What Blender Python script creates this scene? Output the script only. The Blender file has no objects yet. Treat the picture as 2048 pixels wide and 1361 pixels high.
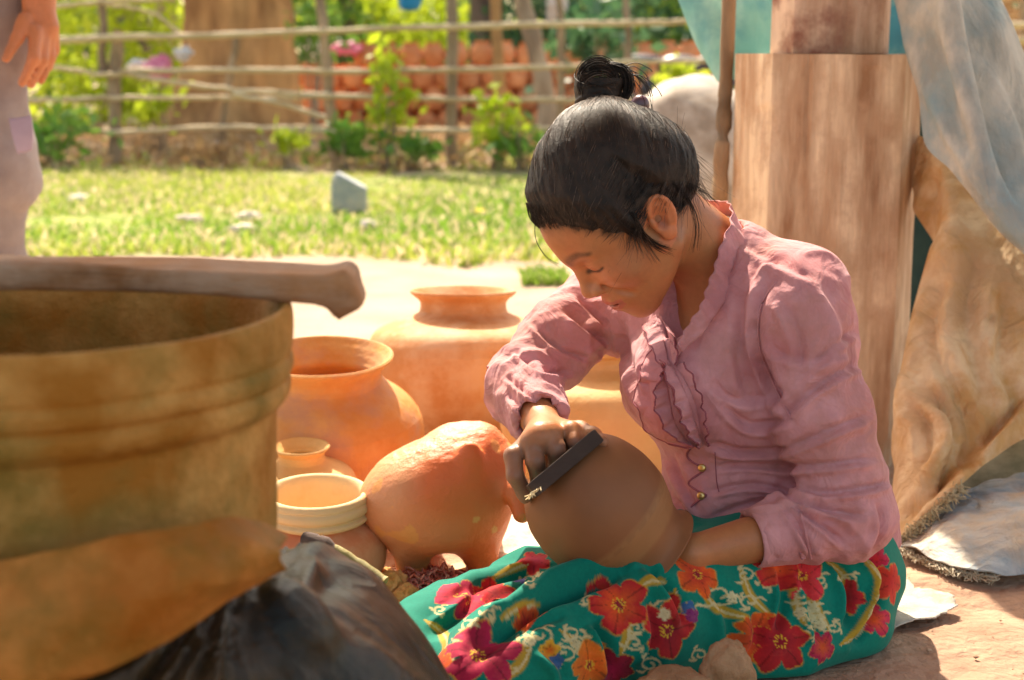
import bpy, math, random
import numpy as np
random.seed(7); rng = np.random.default_rng(11)
F32 = np.float32

# ------------------------------------------------------------------ camera, sky, sun, exposure
SC = bpy.context.scene
FPX, U0, V0, CAMZ = 3000.0, 1024.0, 680.5, 0.70
PIT = math.atan(540.5 / FPX); CP, SP = math.cos(PIT), math.sin(PIT)
cd = bpy.data.cameras.new('camera'); cam = bpy.data.objects.new('camera', cd); SC.collection.objects.link(cam)
cam.location = (0, 0, CAMZ); cam.rotation_euler = (math.pi / 2 - PIT, 0, 0)
cd.sensor_width = 36; cd.lens = 36 * FPX / 2048; cd.clip_start = .05; cd.clip_end = 400
cd.dof.use_dof = True; cd.dof.focus_distance = 1.80; cd.dof.aperture_fstop = 5.4
SC.camera = cam
SUN_EL, SUN_AZ = math.radians(52), math.radians(-13)      # azimuth measured from +Y (away from camera), negative = left
wd = bpy.data.worlds.new('World'); SC.world = wd; wd.use_nodes = True
nt = wd.node_tree; bg = nt.nodes['Background']
sk = nt.nodes.new('ShaderNodeTexSky'); sk.sky_type = 'NISHITA'; sk.sun_disc = False
sk.sun_elevation = SUN_EL; sk.sun_rotation = SUN_AZ; sk.air_density = 1.0; sk.dust_density = 3.0; sk.ozone_density = .6
wm = nt.nodes.new('ShaderNodeVectorMath'); wm.operation = 'MULTIPLY'; wm.inputs[1].default_value = (1.10, 1.0, .80)      # warm tint put into the sky light
nt.links.new(sk.outputs[0], wm.inputs[0]); nt.links.new(wm.outputs[0], bg.inputs[0]); bg.inputs[1].default_value = 0.13
sl = bpy.data.lights.new('sun', 'SUN'); sl.energy = 3.7; sl.angle = math.radians(.6); sl.color = (1, .89, .72)
so = bpy.data.objects.new('sun', sl); SC.collection.objects.link(so)
sd = np.array([math.sin(SUN_AZ) * math.cos(SUN_EL), math.cos(SUN_AZ) * math.cos(SUN_EL), math.sin(SUN_EL)])  # towards the sun
from mathutils import Vector, Matrix
so.rotation_euler = Vector(tuple(sd)).to_track_quat('Z', 'Y').to_euler(); so.location = (0, 4, 8)
vs = SC.view_settings; vs.view_transform = 'Standard'; vs.look = 'None'; vs.gamma = 1; vs.exposure = 1.58
try: vs.use_curve_mapping = False
except Exception: pass
try:
    SC.cycles.use_denoising = True; SC.cycles.max_bounces = 8; SC.cycles.diffuse_bounces = 5; SC.cycles.transparent_max_bounces = 6
    SC.cycles.sample_clamp_indirect = 8
except Exception: pass

# ------------------------------------------------------------------ placing helpers
def W(u, v, d):                      # a point of the place seen at pixel (u,v), d metres along the view axis
    xc = (u - U0) / FPX * d; yc = -(v - V0) / FPX * d
    return np.array([xc, d * CP + yc * SP, CAMZ - d * SP + yc * CP])
def G(u, v, z=0.0):                  # ... on the level z
    r = W(u, v, 1.0) - np.array([0, 0, CAMZ]); t = (z - CAMZ) / r[2]
    return np.array([0, 0, CAMZ]) + r * t
def proj(P):
    q = P - np.array([0, 0, CAMZ]); d = q[:, 1] * CP - q[:, 2] * SP; up = q[:, 1] * SP + q[:, 2] * CP
    return U0 + FPX * q[:, 0] / d, V0 - FPX * up / d, d

# ------------------------------------------------------------------ noise
def _h(i, j, k, s):
    n = (i * 374761393 + j * 668265263 + k * 2147483647 + s * 974634777) & 0xffffffff
    n = ((n ^ (n >> 13)) * 1274126177) & 0xffffffff
    return ((n ^ (n >> 16)) & 0xffff).astype(F32) / 65535.0
def noise(P, f=1.0, s=0):            # smooth value noise, -1..1
    Q = np.asarray(P, dtype=np.float64) * f + 100.0
    I = np.floor(Q).astype(np.int64); T = (Q - I).astype(F32); T = T * T * (3 - 2 * T)
    r = 0
    for a in (0, 1):
        wx = T[:, 0] if a else 1 - T[:, 0]
        for b in (0, 1):
            wy = T[:, 1] if b else 1 - T[:, 1]
            for c in (0, 1):
                wz = T[:, 2] if c else 1 - T[:, 2]
                r = r + wx * wy * wz * _h(I[:, 0] + a, I[:, 1] + b, I[:, 2] + c, s)
    return r * 2 - 1
def fbm(P, f, o=3, s=0):
    r = 0; a = 1.0
    for k in range(o): r = r + a * noise(P, f * 2 ** k, s + k); a *= .5
    return r
def ridged(P, f=1., s=0): return 1 - 2 * np.abs(noise(P, f, s))

# ------------------------------------------------------------------ distance-field modelling
def ln(A): return np.sqrt((A * A).sum(-1))
def sph(P, c, r): return ln(P - np.asarray(c, F32)) - r
def cone(P, a, b, ra, rb=None):
    rb = ra if rb is None else rb
    a = np.asarray(a, F32); ba = np.asarray(b, F32) - a; pa = P - a
    t = np.clip(pa @ ba / max(float(ba @ ba), 1e-12), 0, 1)
    return ln(pa - t[:, None] * ba) - (ra + (rb - ra) * t)
def ell(P, c, r, R=None):
    q = P - np.asarray(c, F32)
    if R is not None: q = q @ np.asarray(R, F32)          # columns of R = axes
    r = np.asarray(r, F32); k0 = ln(q / r); k1 = ln(q / (r * r))
    return k0 * (k0 - 1) / np.maximum(k1, 1e-9)
def smin(a, b, k):
    h = np.maximum(k - np.abs(a - b), 0) / k
    return np.minimum(a, b) - h * h * k * .25
def smax(a, b, k): return -smin(-a, -b, k)
def chain(P, pts, rs, k=.01):
    d = None
    for i in range(len(pts) - 1):
        e = cone(P, pts[i], pts[i + 1], rs[i], rs[i + 1]); d = e if d is None else smin(d, e, k)
    return d
def axis(lo, hi, st, fine=()):       # graded grid axis
    out = [lo]
    while out[-1] < hi:
        s = st
        for (a, b, q) in fine:
            if a - st <= out[-1] <= b: s = min(s, q)
        out.append(out[-1] + s)
    return np.array(out)
def surf(f, X, Y, Z, B=8, relax=1):
    nx, ny, nz = [((len(A) - 2) // B + 1) * B + 1 for A in (X, Y, Z)]
    ext = lambda A, n: np.concatenate([A, A[-1] + (A[-1] - A[-2]) * np.arange(1, n - len(A) + 1)]) if n > len(A) else A
    X, Y, Z = ext(X, nx), ext(Y, ny), ext(Z, nz)
    D = np.ones((nx, ny, nz), F32)
    bi = [np.arange((n - 1) // B) * B for n in (nx, ny, nz)]
    c = [(A[b] + A[b + B]) / 2 for A, b in zip((X, Y, Z), bi)]; h = [(A[b + B] - A[b]) / 2 for A, b in zip((X, Y, Z), bi)]
    C = np.stack(np.meshgrid(*c, indexing='ij'), -1).reshape(-1, 3).astype(F32)
    Hd = np.stack(np.meshgrid(*h, indexing='ij'), -1).reshape(-1, 3)
    I = np.stack(np.meshgrid(*bi, indexing='ij'), -1).reshape(-1, 3)
    d = f(C); rad = ln(Hd) * 1.35 + .003
    ins = I[d < -rad]; 
    for (a, b, e) in ins: D[a:a + B + 1, b:b + B + 1, e:e + B + 1] = -1
    act = I[np.abs(d) <= rad]
    o = np.arange(B + 1); O = np.stack(np.meshgrid(o, o, o, indexing='ij'), -1).reshape(-1, 3)
    CH = 1200
    for s in range(0, len(act), CH):
        A = act[s:s + CH]; J = (A[:, None, :] + O[None]).reshape(-1, 3)
        P = np.stack([X[J[:, 0]], Y[J[:, 1]], Z[J[:, 2]]], 1).astype(F32)
        D[J[:, 0], J[:, 1], J[:, 2]] = f(P)
    S = D < 0
    cnt = np.zeros((nx - 1, ny - 1, nz - 1), np.int8)
    for a in (0, 1):
        for b in (0, 1):
            for e in (0, 1): cnt += S[a:nx - 1 + a, b:ny - 1 + b, e:nz - 1 + e]
    cells = np.argwhere((cnt > 0) & (cnt < 8))
    idx = -np.ones(cnt.shape, np.int32); idx[cells[:, 0], cells[:, 1], cells[:, 2]] = np.arange(len(cells))
    acc = np.zeros((len(cells), 3)); n = np.zeros(len(cells))
    AX = (X, Y, Z); corners = [(a, b, e) for a in (0, 1) for b in (0, 1) for e in (0, 1)]
    for ca in corners:
        for ax in range(3):
            if ca[ax]: continue
            cb = list(ca); cb[ax] = 1
            ia = cells + np.array(ca); ib = cells + np.array(cb)
            da = D[ia[:, 0], ia[:, 1], ia[:, 2]]; db = D[ib[:, 0], ib[:, 1], ib[:, 2]]
            m = (da < 0) != (db < 0); t = np.where(m, da / np.where(m, da - db, 1), 0)
            for q in range(3):
                pa = AX[q][ia[:, q]]; pb = AX[q][ib[:, q]]
                acc[:, q] += np.where(m, pa + t * (pb - pa), 0)
            n += m
    V = acc / np.maximum(n, 1)[:, None]
    Fs = []
    for ax in range(3):
        sl0 = [slice(1, -1)] * 3; sl0[ax] = slice(0, -1); sl1 = [slice(1, -1)] * 3; sl1[ax] = slice(1, None)
        A = S[tuple(sl0)]; Bb = S[tuple(sl1)]
        E = np.argwhere(A != Bb)
        if not len(E): continue
        fl = A[E[:, 0], E[:, 1], E[:, 2]]
        E = E + 1; E[:, ax] -= 1
        b1, b2 = [(1, 2), (2, 0), (0, 1)][ax]
        q = []
        for (p, r) in ((1, 1), (0, 1), (0, 0), (1, 0)):
            K = E.copy(); K[:, b1] -= p; K[:, b2] -= r; q.append(idx[K[:, 0], K[:, 1], K[:, 2]])
        Q = np.stack(q, 1); Q[~fl] = Q[~fl][:, ::-1]; Fs.append(Q)
    Fq = np.concatenate(Fs); Fq = Fq[(Fq >= 0).all(1)]
    for _ in range(relax): V = lap(V, Fq, .35)
    return V, Fq
def lap(V, Fq, w):
    a = np.zeros_like(V); n = np.zeros(len(V))
    for i in range(4):
        j = (i + 1) % 4
        for q in range(3):
            a[:, q] += np.bincount(Fq[:, i], V[Fq[:, j], q], len(V)) + np.bincount(Fq[:, j], V[Fq[:, i], q], len(V))
        n += np.bincount(Fq[:, i], None, len(V)) + np.bincount(Fq[:, j], None, len(V))
    return V * (1 - w) + w * a / np.maximum(n, 1)[:, None]
def normals(V, Fq):
    fn = np.cross(V[Fq[:, 2]] - V[Fq[:, 0]], V[Fq[:, 3]] - V[Fq[:, 1]])
    N = np.zeros_like(V)
    for i in range(4):
        for q in range(3): N[:, q] += np.bincount(Fq[:, i], fn[:, q], len(V))
    return N / np.maximum(ln(N), 1e-12)[:, None]

# ------------------------------------------------------------------ objects
ORG = {}
def tag(o, label=None, cat=None, group=None, kind=None):
    if label: o['label'] = label
    if cat: o['category'] = cat
    if group: o['group'] = group
    if kind: o['kind'] = kind
    return o
def empty(name, loc, label, cat, group=None):
    o = bpy.data.objects.new(name, None); SC.collection.objects.link(o); o.location = tuple(loc)
    o.empty_display_size = .05; ORG[o] = np.array(loc, float); return tag(o, label, cat, group)
def mk(name, V, Fc, mat, parent=None, base=None, smooth=True, col=None, uv=None):
    V = np.asarray(V, float); org = ORG[parent] if parent is not None else (np.zeros(3) if base is None else np.asarray(base, float))
    me = bpy.data.meshes.new(name)
    if isinstance(Fc, np.ndarray):
        k = Fc.shape[1]; n = len(Fc)
        me.vertices.add(len(V)); me.vertices.foreach_set('co', (V - org).astype(F32).ravel())
        me.loops.add(n * k); me.loops.foreach_set('vertex_index', Fc.astype(np.int32).ravel())
        me.polygons.add(n); me.polygons.foreach_set('loop_start', np.arange(0, n * k, k, dtype=np.int32))
        me.update(calc_edges=True); me.validate()
    else:
        me.from_pydata((V - org).tolist(), [], Fc)
    me.polygons.foreach_set('use_smooth', np.full(len(me.polygons), smooth)); 
    if col is not None:
        c = np.ones((len(V), 4), F32); c[:, :3] = col
        a = me.color_attributes.new('Col', 'FLOAT_COLOR', 'POINT'); a.data.foreach_set('color', c.ravel())
    me.materials.append(mat); me.update()
    o = bpy.data.objects.new(name, me); SC.collection.objects.link(o)
    if parent is not None: o.parent = parent; ORG[o] = org
    else: o.location = tuple(org); ORG[o] = org
    return o
def merge(parts):
    Vs, Fs, n = [], [], 0
    for v, f in parts: Vs.append(np.asarray(v, float)); Fs += [tuple(i + n for i in q) for q in (f.tolist() if isinstance(f, np.ndarray) else f)]; n += len(v)
    return np.concatenate(Vs), Fs
def tubes(L, R, sides=6, cap=True):      # L (S,K,3) polylines, R (S,K) radii -> verts, quads
    S, K, _ = L.shape; T = np.gradient(L, axis=1); T /= np.maximum(ln(T), 1e-9)[..., None]
    up = np.where(np.abs(T[..., 2:3]) > .9, np.array([1., 0, 0]), np.array([0, 0, 1.]))
    A = np.cross(T, up); A /= np.maximum(ln(A), 1e-9)[..., None]; Bv = np.cross(T, A)
    th = np.arange(sides) / sides * 2 * np.pi
    V = L[:, :, None] + R[:, :, None, None] * (np.cos(th)[None, None, :, None] * A[:, :, None] + np.sin(th)[None, None, :, None] * Bv[:, :, None])
    s, k, q = np.meshgrid(np.arange(S), np.arange(K - 1), np.arange(sides), indexing='ij'); q2 = (q + 1) % sides
    ix = lambda s, k, q: (s * K + k) * sides + q
    Fq = np.stack([ix(s, k, q), ix(s, k, q2), ix(s, k + 1, q2), ix(s, k + 1, q)], -1).reshape(-1, 4)
    return V.reshape(-1, 3), Fq
def rs(pts, n):                          # resample a polyline smoothly (Catmull-Rom)
    p = np.asarray(pts, float); m = len(p)
    t = np.linspace(0, m - 1, n); i = np.clip(t.astype(int), 0, m - 2); f = (t - i)[:, None]
    g = lambda j: p[np.clip(j, 0, m - 1)]
    a, b, c, d = g(i - 1), g(i), g(i + 1), g(i + 2)
    return .5 * (2 * b + (c - a) * f + (2 * a - 5 * b + 4 * c - d) * f ** 2 + (3 * b - 3 * c + d - a) * f ** 3)
def pole(pts, r0, r1=None, n=14, sides=8, knots=0, wob=0.0):
    L = rs(pts, n); R = np.linspace(r0, r1 if r1 else r0, n)
    if wob: L = L + wob * (rng.random(L.shape) - .5); R = R * (1 + .25 * (rng.random(n) - .5))
    V, Fq = tubes(L[None], R[None], sides); F = Fq.tolist()
    F.append(list(range(sides))); F.append(list(range(len(V) - 1, len(V) - sides - 1, -1))); return V, F
def lathe(prof, c=(0, 0, 0), ax=(0, 0, 1), n=72, wob=0.0, seed=0, sub=6, rings=0.0):
    pr = rs(np.array([(r, 0, z) for r, z in prof]), (len(prof) - 1) * sub + 1); pr[:, 0] = np.maximum(pr[:, 0], 0)
    if rings: pr[1:-1, 0] += rings * np.random.default_rng(seed).normal(size=len(pr) - 2) * (pr[1:-1, 0] > .02)
    ax = np.array(ax, float); ax /= np.linalg.norm(ax)
    a = np.cross(ax, [0, 1, .01]); a /= np.linalg.norm(a); b = np.cross(ax, a)
    th = np.arange(n) / n * 2 * np.pi
    V = (np.array(c) + pr[:, None, 2:3] * ax + pr[:, None, 0:1] * (np.cos(th)[None, :, None] * a + np.sin(th)[None, :, None] * b)).reshape(-1, 3)
    if wob:
        D = fbm(V, 9, 2, seed); C = np.array(c); V = V + wob * D[:, None] * (V - C) / np.maximum(ln(V - C), 1e-6)[:, None]
    m = len(pr); i, j = np.meshgrid(np.arange(m - 1), np.arange(n), indexing='ij'); j2 = (j + 1) % n
    F = np.stack([i * n + j, i * n + j2, (i + 1) * n + j2, (i + 1) * n + j], -1).reshape(-1, 4)
    return V, F
def grid(Pn):                            # (a,b,3) -> verts, quads
    a, b, _ = Pn.shape; i, j = np.meshgrid(np.arange(a - 1), np.arange(b - 1), indexing='ij')
    return Pn.reshape(-1, 3), np.stack([i * b + j, (i + 1) * b + j, (i + 1) * b + j + 1, i * b + j + 1], -1).reshape(-1, 4)
def thick(V, Fq, t):                     # give a sheet thickness
    N = normals(V, Fq); n = len(V)
    e = np.concatenate([Fq[:, [i, (i + 1) % 4]] for i in range(4)]); key = np.sort(e, 1)
    k = key[:, 0].astype(np.int64) * n + key[:, 1]; _, inv, cnt = np.unique(k, return_inverse=True, return_counts=True)
    bd = e[cnt[inv] == 1]
    Fs = np.concatenate([Fq, Fq[:, ::-1] + n, np.stack([bd[:, 1], bd[:, 0], bd[:, 0] + n, bd[:, 1] + n], 1)])
    return np.concatenate([V + N * t / 2, V - N * t / 2]), Fs
def sheet(ctrl, na, nb):                 # smooth sheet through a control net of points
    C = np.array(ctrl, float); A = np.stack([rs(C[i], nb) for i in range(len(C))])
    return np.stack([rs(A[:, j], na) for j in range(nb)], 1)
def leaves(cen, rad, n, size, seed=0, clumps=12, spread=.17):   # scattered leaf quads clumped in an ellipsoid
    r = np.random.default_rng(seed); cen = np.array(cen, float); rad = np.array(rad, float)
    d = r.normal(size=(clumps, 3)); d /= ln(d)[:, None]; cc = d * (r.random((clumps, 1)) ** .4) * .85
    k = r.integers(0, clumps, n); p = cc[k] + r.normal(size=(n, 3)) * (spread + .7 * spread * r.random((n, 1)))
    p = cen + p * rad
    a = r.normal(size=(n, 3)); a /= ln(a)[:, None]; b = np.cross(a, r.normal(size=(n, 3))); b /= ln(b)[:, None]
    s = size * (.55 + .9 * r.random((n, 1))); 
    V = np.stack([p - a * s, p + b * s * .5, p + a * s, p - b * s * .5], 1).reshape(-1, 3)
    return V, np.arange(n * 4).reshape(n, 4)

ORD = ('leftmost second third fourth fifth sixth seventh eighth ninth tenth eleventh twelfth thirteenth fourteenth fifteenth sixteenth seventeenth eighteenth nineteenth twentieth twenty-first twenty-second twenty-third twenty-fourth twenty-fifth twenty-sixth').split()
def nth(i): return 'leftmost' if i == 0 else ORD[i] + ' from left'
# ------------------------------------------------------------------ materials
def mat(name, c1, c2=None, scale=6., rough=.75, bump=0., bscale=60., spec=.3, trans=0., sss=0., vcol=False, c3=None,
        s3=2.0, stretch=(1, 1, 1), rnd=0., detail=6, metal=0., bdist=.01, aniso=0, coords='Object', lo=.40, hi=.60, sheen=0, b2=None):
    m = bpy.data.materials.new(name); m.use_nodes = True; t = m.node_tree; N = t.nodes; L = t.links
    p = N['Principled BSDF']; p.inputs['Roughness'].default_value = rough; p.inputs['Specular IOR Level'].default_value = spec
    p.inputs['Metallic'].default_value = metal
    tc = N.new('ShaderNodeTexCoord'); mp = N.new('ShaderNodeMapping'); mp.inputs['Scale'].default_value = stretch
    L.new(tc.outputs[coords], mp.inputs[0])
    if vcol:
        va = N.new('ShaderNodeVertexColor'); va.layer_name = 'Col'; col = va.outputs[0]
        if c2 is not None:
            nz = N.new('ShaderNodeTexNoise'); nz.inputs['Scale'].default_value = scale; nz.inputs['Detail'].default_value = detail; L.new(mp.outputs[0], nz.inputs[0])
            mr = N.new('ShaderNodeMapRange'); mr.inputs['From Min'].default_value = .3; mr.inputs['From Max'].default_value = .7; mr.inputs['To Min'].default_value = c2[0]; mr.inputs['To Max'].default_value = c2[1]
            L.new(nz.outputs[0], mr.inputs[0]); mm = N.new('ShaderNodeVectorMath'); mm.operation = 'SCALE'; L.new(col, mm.inputs[0]); L.new(mr.outputs[0], mm.inputs['Scale']); col = mm.outputs[0]
    elif c2 is None:
        rgb = N.new('ShaderNodeRGB'); rgb.outputs[0].default_value = (*c1, 1); col = rgb.outputs[0]
    else:
        nz = N.new('ShaderNodeTexNoise'); nz.inputs['Scale'].default_value = scale; nz.inputs['Detail'].default_value = detail; nz.inputs['Roughness'].default_value = .6
        L.new(mp.outputs[0], nz.inputs[0]); cr = N.new('ShaderNodeValToRGB'); e = cr.color_ramp.elements
        e[0].position = lo; e[0].color = (*c1, 1); e[1].position = hi; e[1].color = (*c2, 1); L.new(nz.outputs[0], cr.inputs[0]); col = cr.outputs[0]
        if c3 is not None:
            n3 = N.new('ShaderNodeTexNoise'); n3.inputs['Scale'].default_value = s3; n3.inputs['Detail'].default_value = 5; n3.inputs['Roughness'].default_value = .65; L.new(tc.outputs[coords], n3.inputs[0])
            r3 = N.new('ShaderNodeMapRange'); r3.inputs['From Min'].default_value = .46; r3.inputs['From Max'].default_value = .66; L.new(n3.outputs[0], r3.inputs[0])
            mx = N.new('ShaderNodeMix'); mx.data_type = 'RGBA'; mx.inputs[7].default_value = (*c3, 1); L.new(r3.outputs[0], mx.inputs[0]); L.new(col, mx.inputs[6]); col = mx.outputs[2]
    if rnd:
        oi = N.new('ShaderNodeObjectInfo'); mr = N.new('ShaderNodeMapRange'); mr.inputs['To Min'].default_value = 1 - rnd; mr.inputs['To Max'].default_value = 1 + rnd
        L.new(oi.outputs['Random'], mr.inputs[0]); mm = N.new('ShaderNodeVectorMath'); mm.operation = 'SCALE'; L.new(col, mm.inputs[0]); L.new(mr.outputs[0], mm.inputs['Scale']); col = mm.outputs[0]
    L.new(col, p.inputs['Base Color'])
    if sheen: p.inputs['Sheen Weight'].default_value = sheen
    nrm = None
    if b2:      # broad crumples: (scale, strength, distance)
        n2 = N.new('ShaderNodeTexNoise'); n2.inputs['Scale'].default_value = b2[0]; n2.inputs['Detail'].default_value = 3; n2.inputs['Distortion'].default_value = 1.2; L.new(mp.outputs[0], n2.inputs[0])
        a2 = N.new('ShaderNodeMath'); a2.operation = 'SUBTRACT'; L.new(n2.outputs[0], a2.inputs[0]); a2.inputs[1].default_value = .5; a3 = N.new('ShaderNodeMath'); a3.operation = 'ABSOLUTE'; L.new(a2.outputs[0], a3.inputs[0])
        bb = N.new('ShaderNodeBump'); bb.invert = True; bb.inputs['Strength'].default_value = b2[1]; bb.inputs['Distance'].default_value = b2[2]; L.new(a3.outputs[0], bb.inputs['Height']); nrm = bb.outputs[0]; L.new(nrm, p.inputs['Normal'])
    if bump:
        nb = N.new('ShaderNodeTexNoise'); nb.inputs['Scale'].default_value = bscale; nb.inputs['Detail'].default_value = 7; nb.inputs['Roughness'].default_value = .65; L.new(mp.outputs[0], nb.inputs[0])
        bp = N.new('ShaderNodeBump'); bp.inputs['Strength'].default_value = bump; bp.inputs['Distance'].default_value = bdist; L.new(nb.outputs[0], bp.inputs['Height']); L.new(bp.outputs[0], p.inputs['Normal'])
        if nrm is not None: L.new(nrm, bp.inputs['Normal'])
    if sss:
        p.inputs['Subsurface Weight'].default_value = sss; p.inputs['Subsurface Radius'].default_value = (1, .35, .18); p.inputs['Subsurface Scale'].default_value = .012
    if trans:
        tr = N.new('ShaderNodeBsdfTranslucent'); L.new(col, tr.inputs[0]); ms = N.new('ShaderNodeMixShader'); ms.inputs[0].default_value = trans
        L.new(p.outputs[0], ms.inputs[1]); L.new(tr.outputs[0], ms.inputs[2]); L.new(ms.outputs[0], N['Material Output'].inputs[0])
    return m
# ------------------------------------------------------------------ the ground
MT = {}
MT['clay'] = mat('fired_clay', (.58, .22, .07), (.66, .30, .11), 9, .75, .15, 120, .2, c3=(.62, .34, .18), s3=5)
MT['claypale'] = mat('pale_clay', (.60, .36, .20), (.68, .44, .27), 7, .8, .2, 90, .2, c3=(.62, .27, .10), s3=4)
def ground_material():
    m = bpy.data.materials.new('earth'); m.use_nodes = True; t = m.node_tree; N = t.nodes; L = t.links; p = N['Principled BSDF']
    p.inputs['Roughness'].default_value = .92; p.inputs['Specular IOR Level'].default_value = .1
    tc = N.new('ShaderNodeTexCoord')
    def nz(s, d=6):
        n = N.new('ShaderNodeTexNoise'); n.inputs['Scale'].default_value = s; n.inputs['Detail'].default_value = d; L.new(tc.outputs['Object'], n.inputs[0]); return n.outputs[0]
    def ramp(src, stops):
        cr = N.new('ShaderNodeValToRGB'); e = cr.color_ramp.elements
        for i, (q, c) in enumerate(stops):
            x = e[i] if i < 2 else e.new(q); x.position = q; x.color = (*c, 1)
        L.new(src, cr.inputs[0]); return cr.outputs[0]
    dirt = ramp(nz(9, 10), [(.3, (.30, .18, .12)), (.7, (.48, .31, .21)), (.5, (.40, .25, .17))])
    pale = ramp(nz(3, 8), [(.3, (.33, .235, .17)), (.7, (.46, .35, .26))])
    grs = ramp(nz(6, 8), [(.35, (.15, .20, .04)), (.65, (.30, .30, .09))])
    lit = ramp(nz(5, 12), [(.35, (.30, .22, .12)), (.65, (.66, .48, .36)), (.5, (.46, .34, .22))])
    sx = N.new('ShaderNodeSeparateXYZ'); L.new(tc.outputs['Object'], sx.inputs[0])
    wob = nz(1.3, 4)
    def step(src, pos, w, add):
        a = N.new('ShaderNodeMath'); a.operation = 'MULTIPLY_ADD'; L.new(wob, a.inputs[0]); a.inputs[1].default_value = add; L.new(src, a.inputs[2])
        r = N.new('ShaderNodeMapRange'); r.inputs['From Min'].default_value = pos - w + add / 2; r.inputs['From Max'].default_value = pos + w + add / 2; L.new(a.outputs[0], r.inputs[0]); return r.outputs[0]
    def mix(f, a, b):
        x = N.new('ShaderNodeMix'); x.data_type = 'RGBA'; L.new(f, x.inputs[0]); L.new(a, x.inputs[6]); L.new(b, x.inputs[7]); return x.outputs[2]
    c = mix(step(sx.outputs[1], 2.35, .25, .6), dirt, pale); c = mix(step(sx.outputs[1], 5.75, .2, .8), c, grs); c = mix(step(sx.outputs[1], 10.2, .3, .9), c, lit)
    L.new(c, p.inputs['Base Color'])
    b = N.new('ShaderNodeBump'); b.inputs['Strength'].default_value = .8; b.inputs['Distance'].default_value = .016; L.new(nz(45, 10), b.inputs['Height']); L.new(b.outputs[0], p.inputs['Normal'])
    return m
ys = np.concatenate([np.arange(-3, 1.4, .2), np.arange(1.4, 3.2, .016), np.arange(3.2, 12, .08), np.arange(12, 40, 1.0), np.arange(40, 200, 10)])
xs = np.concatenate([np.arange(-150, -8, 8.), np.arange(-8, -1, .25), np.arange(-1, 1.6, .018), np.arange(1.6, 8, .25), np.arange(8, 151, 8.)])
GX, GY = np.meshgrid(xs, ys, indexing='ij'); GP = np.stack([GX, GY, 0 * GX], -1).reshape(-1, 3)
def gh(P): 
    P = np.asarray(P, float); Q = P * np.array([1, 1, 0.])
    near = np.clip((4.5 - np.abs(P[:, 1] - .5)) / 2, 0, 1)
    return near * (.005 * fbm(Q, 9, 4, 3) + .0016 * noise(Q, 60, 5)) - .004 + (P[:, 1] > 10) * .03 * noise(Q, 2, 8)
GP[:, 2] = gh(GP)
Vg, Fg = grid(GP.reshape(len(xs), len(ys), 3))
tag(mk('ground', Vg, Fg[:, ::-1], ground_material()), kind='structure')

# small stones and crumbs of earth scattered on the yard
def crumbs(n, x0, x1, y0, y1, s0, s1, seed):
    r = np.random.default_rng(seed); c = np.stack([r.uniform(x0, x1, n), r.uniform(y0, y1, n), np.zeros(n)], 1); s = s0 + (s1 - s0) * r.random(n) ** 4
    o = np.array([[1, 0, 0], [-1, 0, 0], [0, 1, 0], [0, -1, 0], [0, 0, 1], [0, 0, -1]], float)
    V = (c[:, None] + o[None] * s[:, None, None] * r.uniform(.5, 1.3, (n, 6, 1)))
    V[:, :, 2] = V[:, :, 2] * .55 + .001
    f = np.array([[0, 2, 4], [2, 1, 4], [1, 3, 4], [3, 0, 4], [2, 0, 5], [1, 2, 5], [3, 1, 5], [0, 3, 5]])
    return V.reshape(-1, 3), (f[None] + np.arange(n)[:, None, None] * 6).reshape(-1, 3)
Vc, Fc = crumbs(5200, -1, 1.4, 1.55, 3.6, .0008, .0045, 4)
tag(mk('earth_crumbs', Vc, Fc, mat('crumb', (.30, .18, .11), (.50, .33, .22), 30, .9, rnd=0)), 'loose brown earth crumbs scattered over the swept dirt yard', 'earth crumbs', kind='stuff')

# ------------------------------------------------------------------ grass belt
def blades(n, x0, x1, y0, y1, h0, h1, seed, w=.004, patch=None):
    r = np.random.default_rng(seed); c = np.stack([r.uniform(x0, x1, n), r.uniform(y0, y1, n), np.zeros(n)], 1)
    k = noise(c, 1.1, 31) + .5 * noise(c, 3.1, 33)
    edge = 5.7 + .35 * noise(c * np.array([1, 0, 0]), 1.3, 40) + .15 * noise(c * np.array([1, 0, 0]), 5, 41)
    keep = (k > -.35 - .6 * r.random(n)) & ((c[:, 1] > edge) if patch is None else True)
    c = c[keep]; n = len(c); k = k[keep]
    a = r.uniform(0, 2 * np.pi, n); h = (h0 + (h1 - h0) * r.random(n) ** 2) * (1 + .4 * k); lean = r.normal(size=(n, 2)) * .5
    d = np.stack([np.cos(a), np.sin(a), 0 * a], 1) * w * (.6 + r.random((n, 1)))
    mid = c + np.stack([lean[:, 0] * h * .3, lean[:, 1] * h * .3, h * .6], 1); tip = c + np.stack([lean[:, 0] * h, lean[:, 1] * h, h], 1)
    V = np.stack([c - d, c + d, mid + d * .7, tip, mid - d * .7], 1).reshape(-1, 3)
    F = (np.array([[0, 1, 2, 4]])[None] + np.arange(n)[:, None, None] * 5).reshape(-1, 4)
    F3 = (np.array([[4, 2, 3, 3]])[None] + np.arange(n)[:, None, None] * 5).reshape(-1, 4)
    kk = noise(c, .9, 50)[:, None] * .5 + .5 + .25 * r.normal(size=(n, 1)); kk = np.clip(kk, 0, 1)
    col = (1 - kk) * np.array([.17, .30, .03]) + kk * np.array([.44, .46, .09]); dry = r.random((n, 1)) < .30
    col = np.where(dry, [.62, .50, .30], col); return V, F, F3, np.repeat(col, 5, 0)
MT['grass'] = mat('grass_blade', (0, 0, 0), vcol=True, rough=.6, trans=.5, spec=.2)
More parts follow.
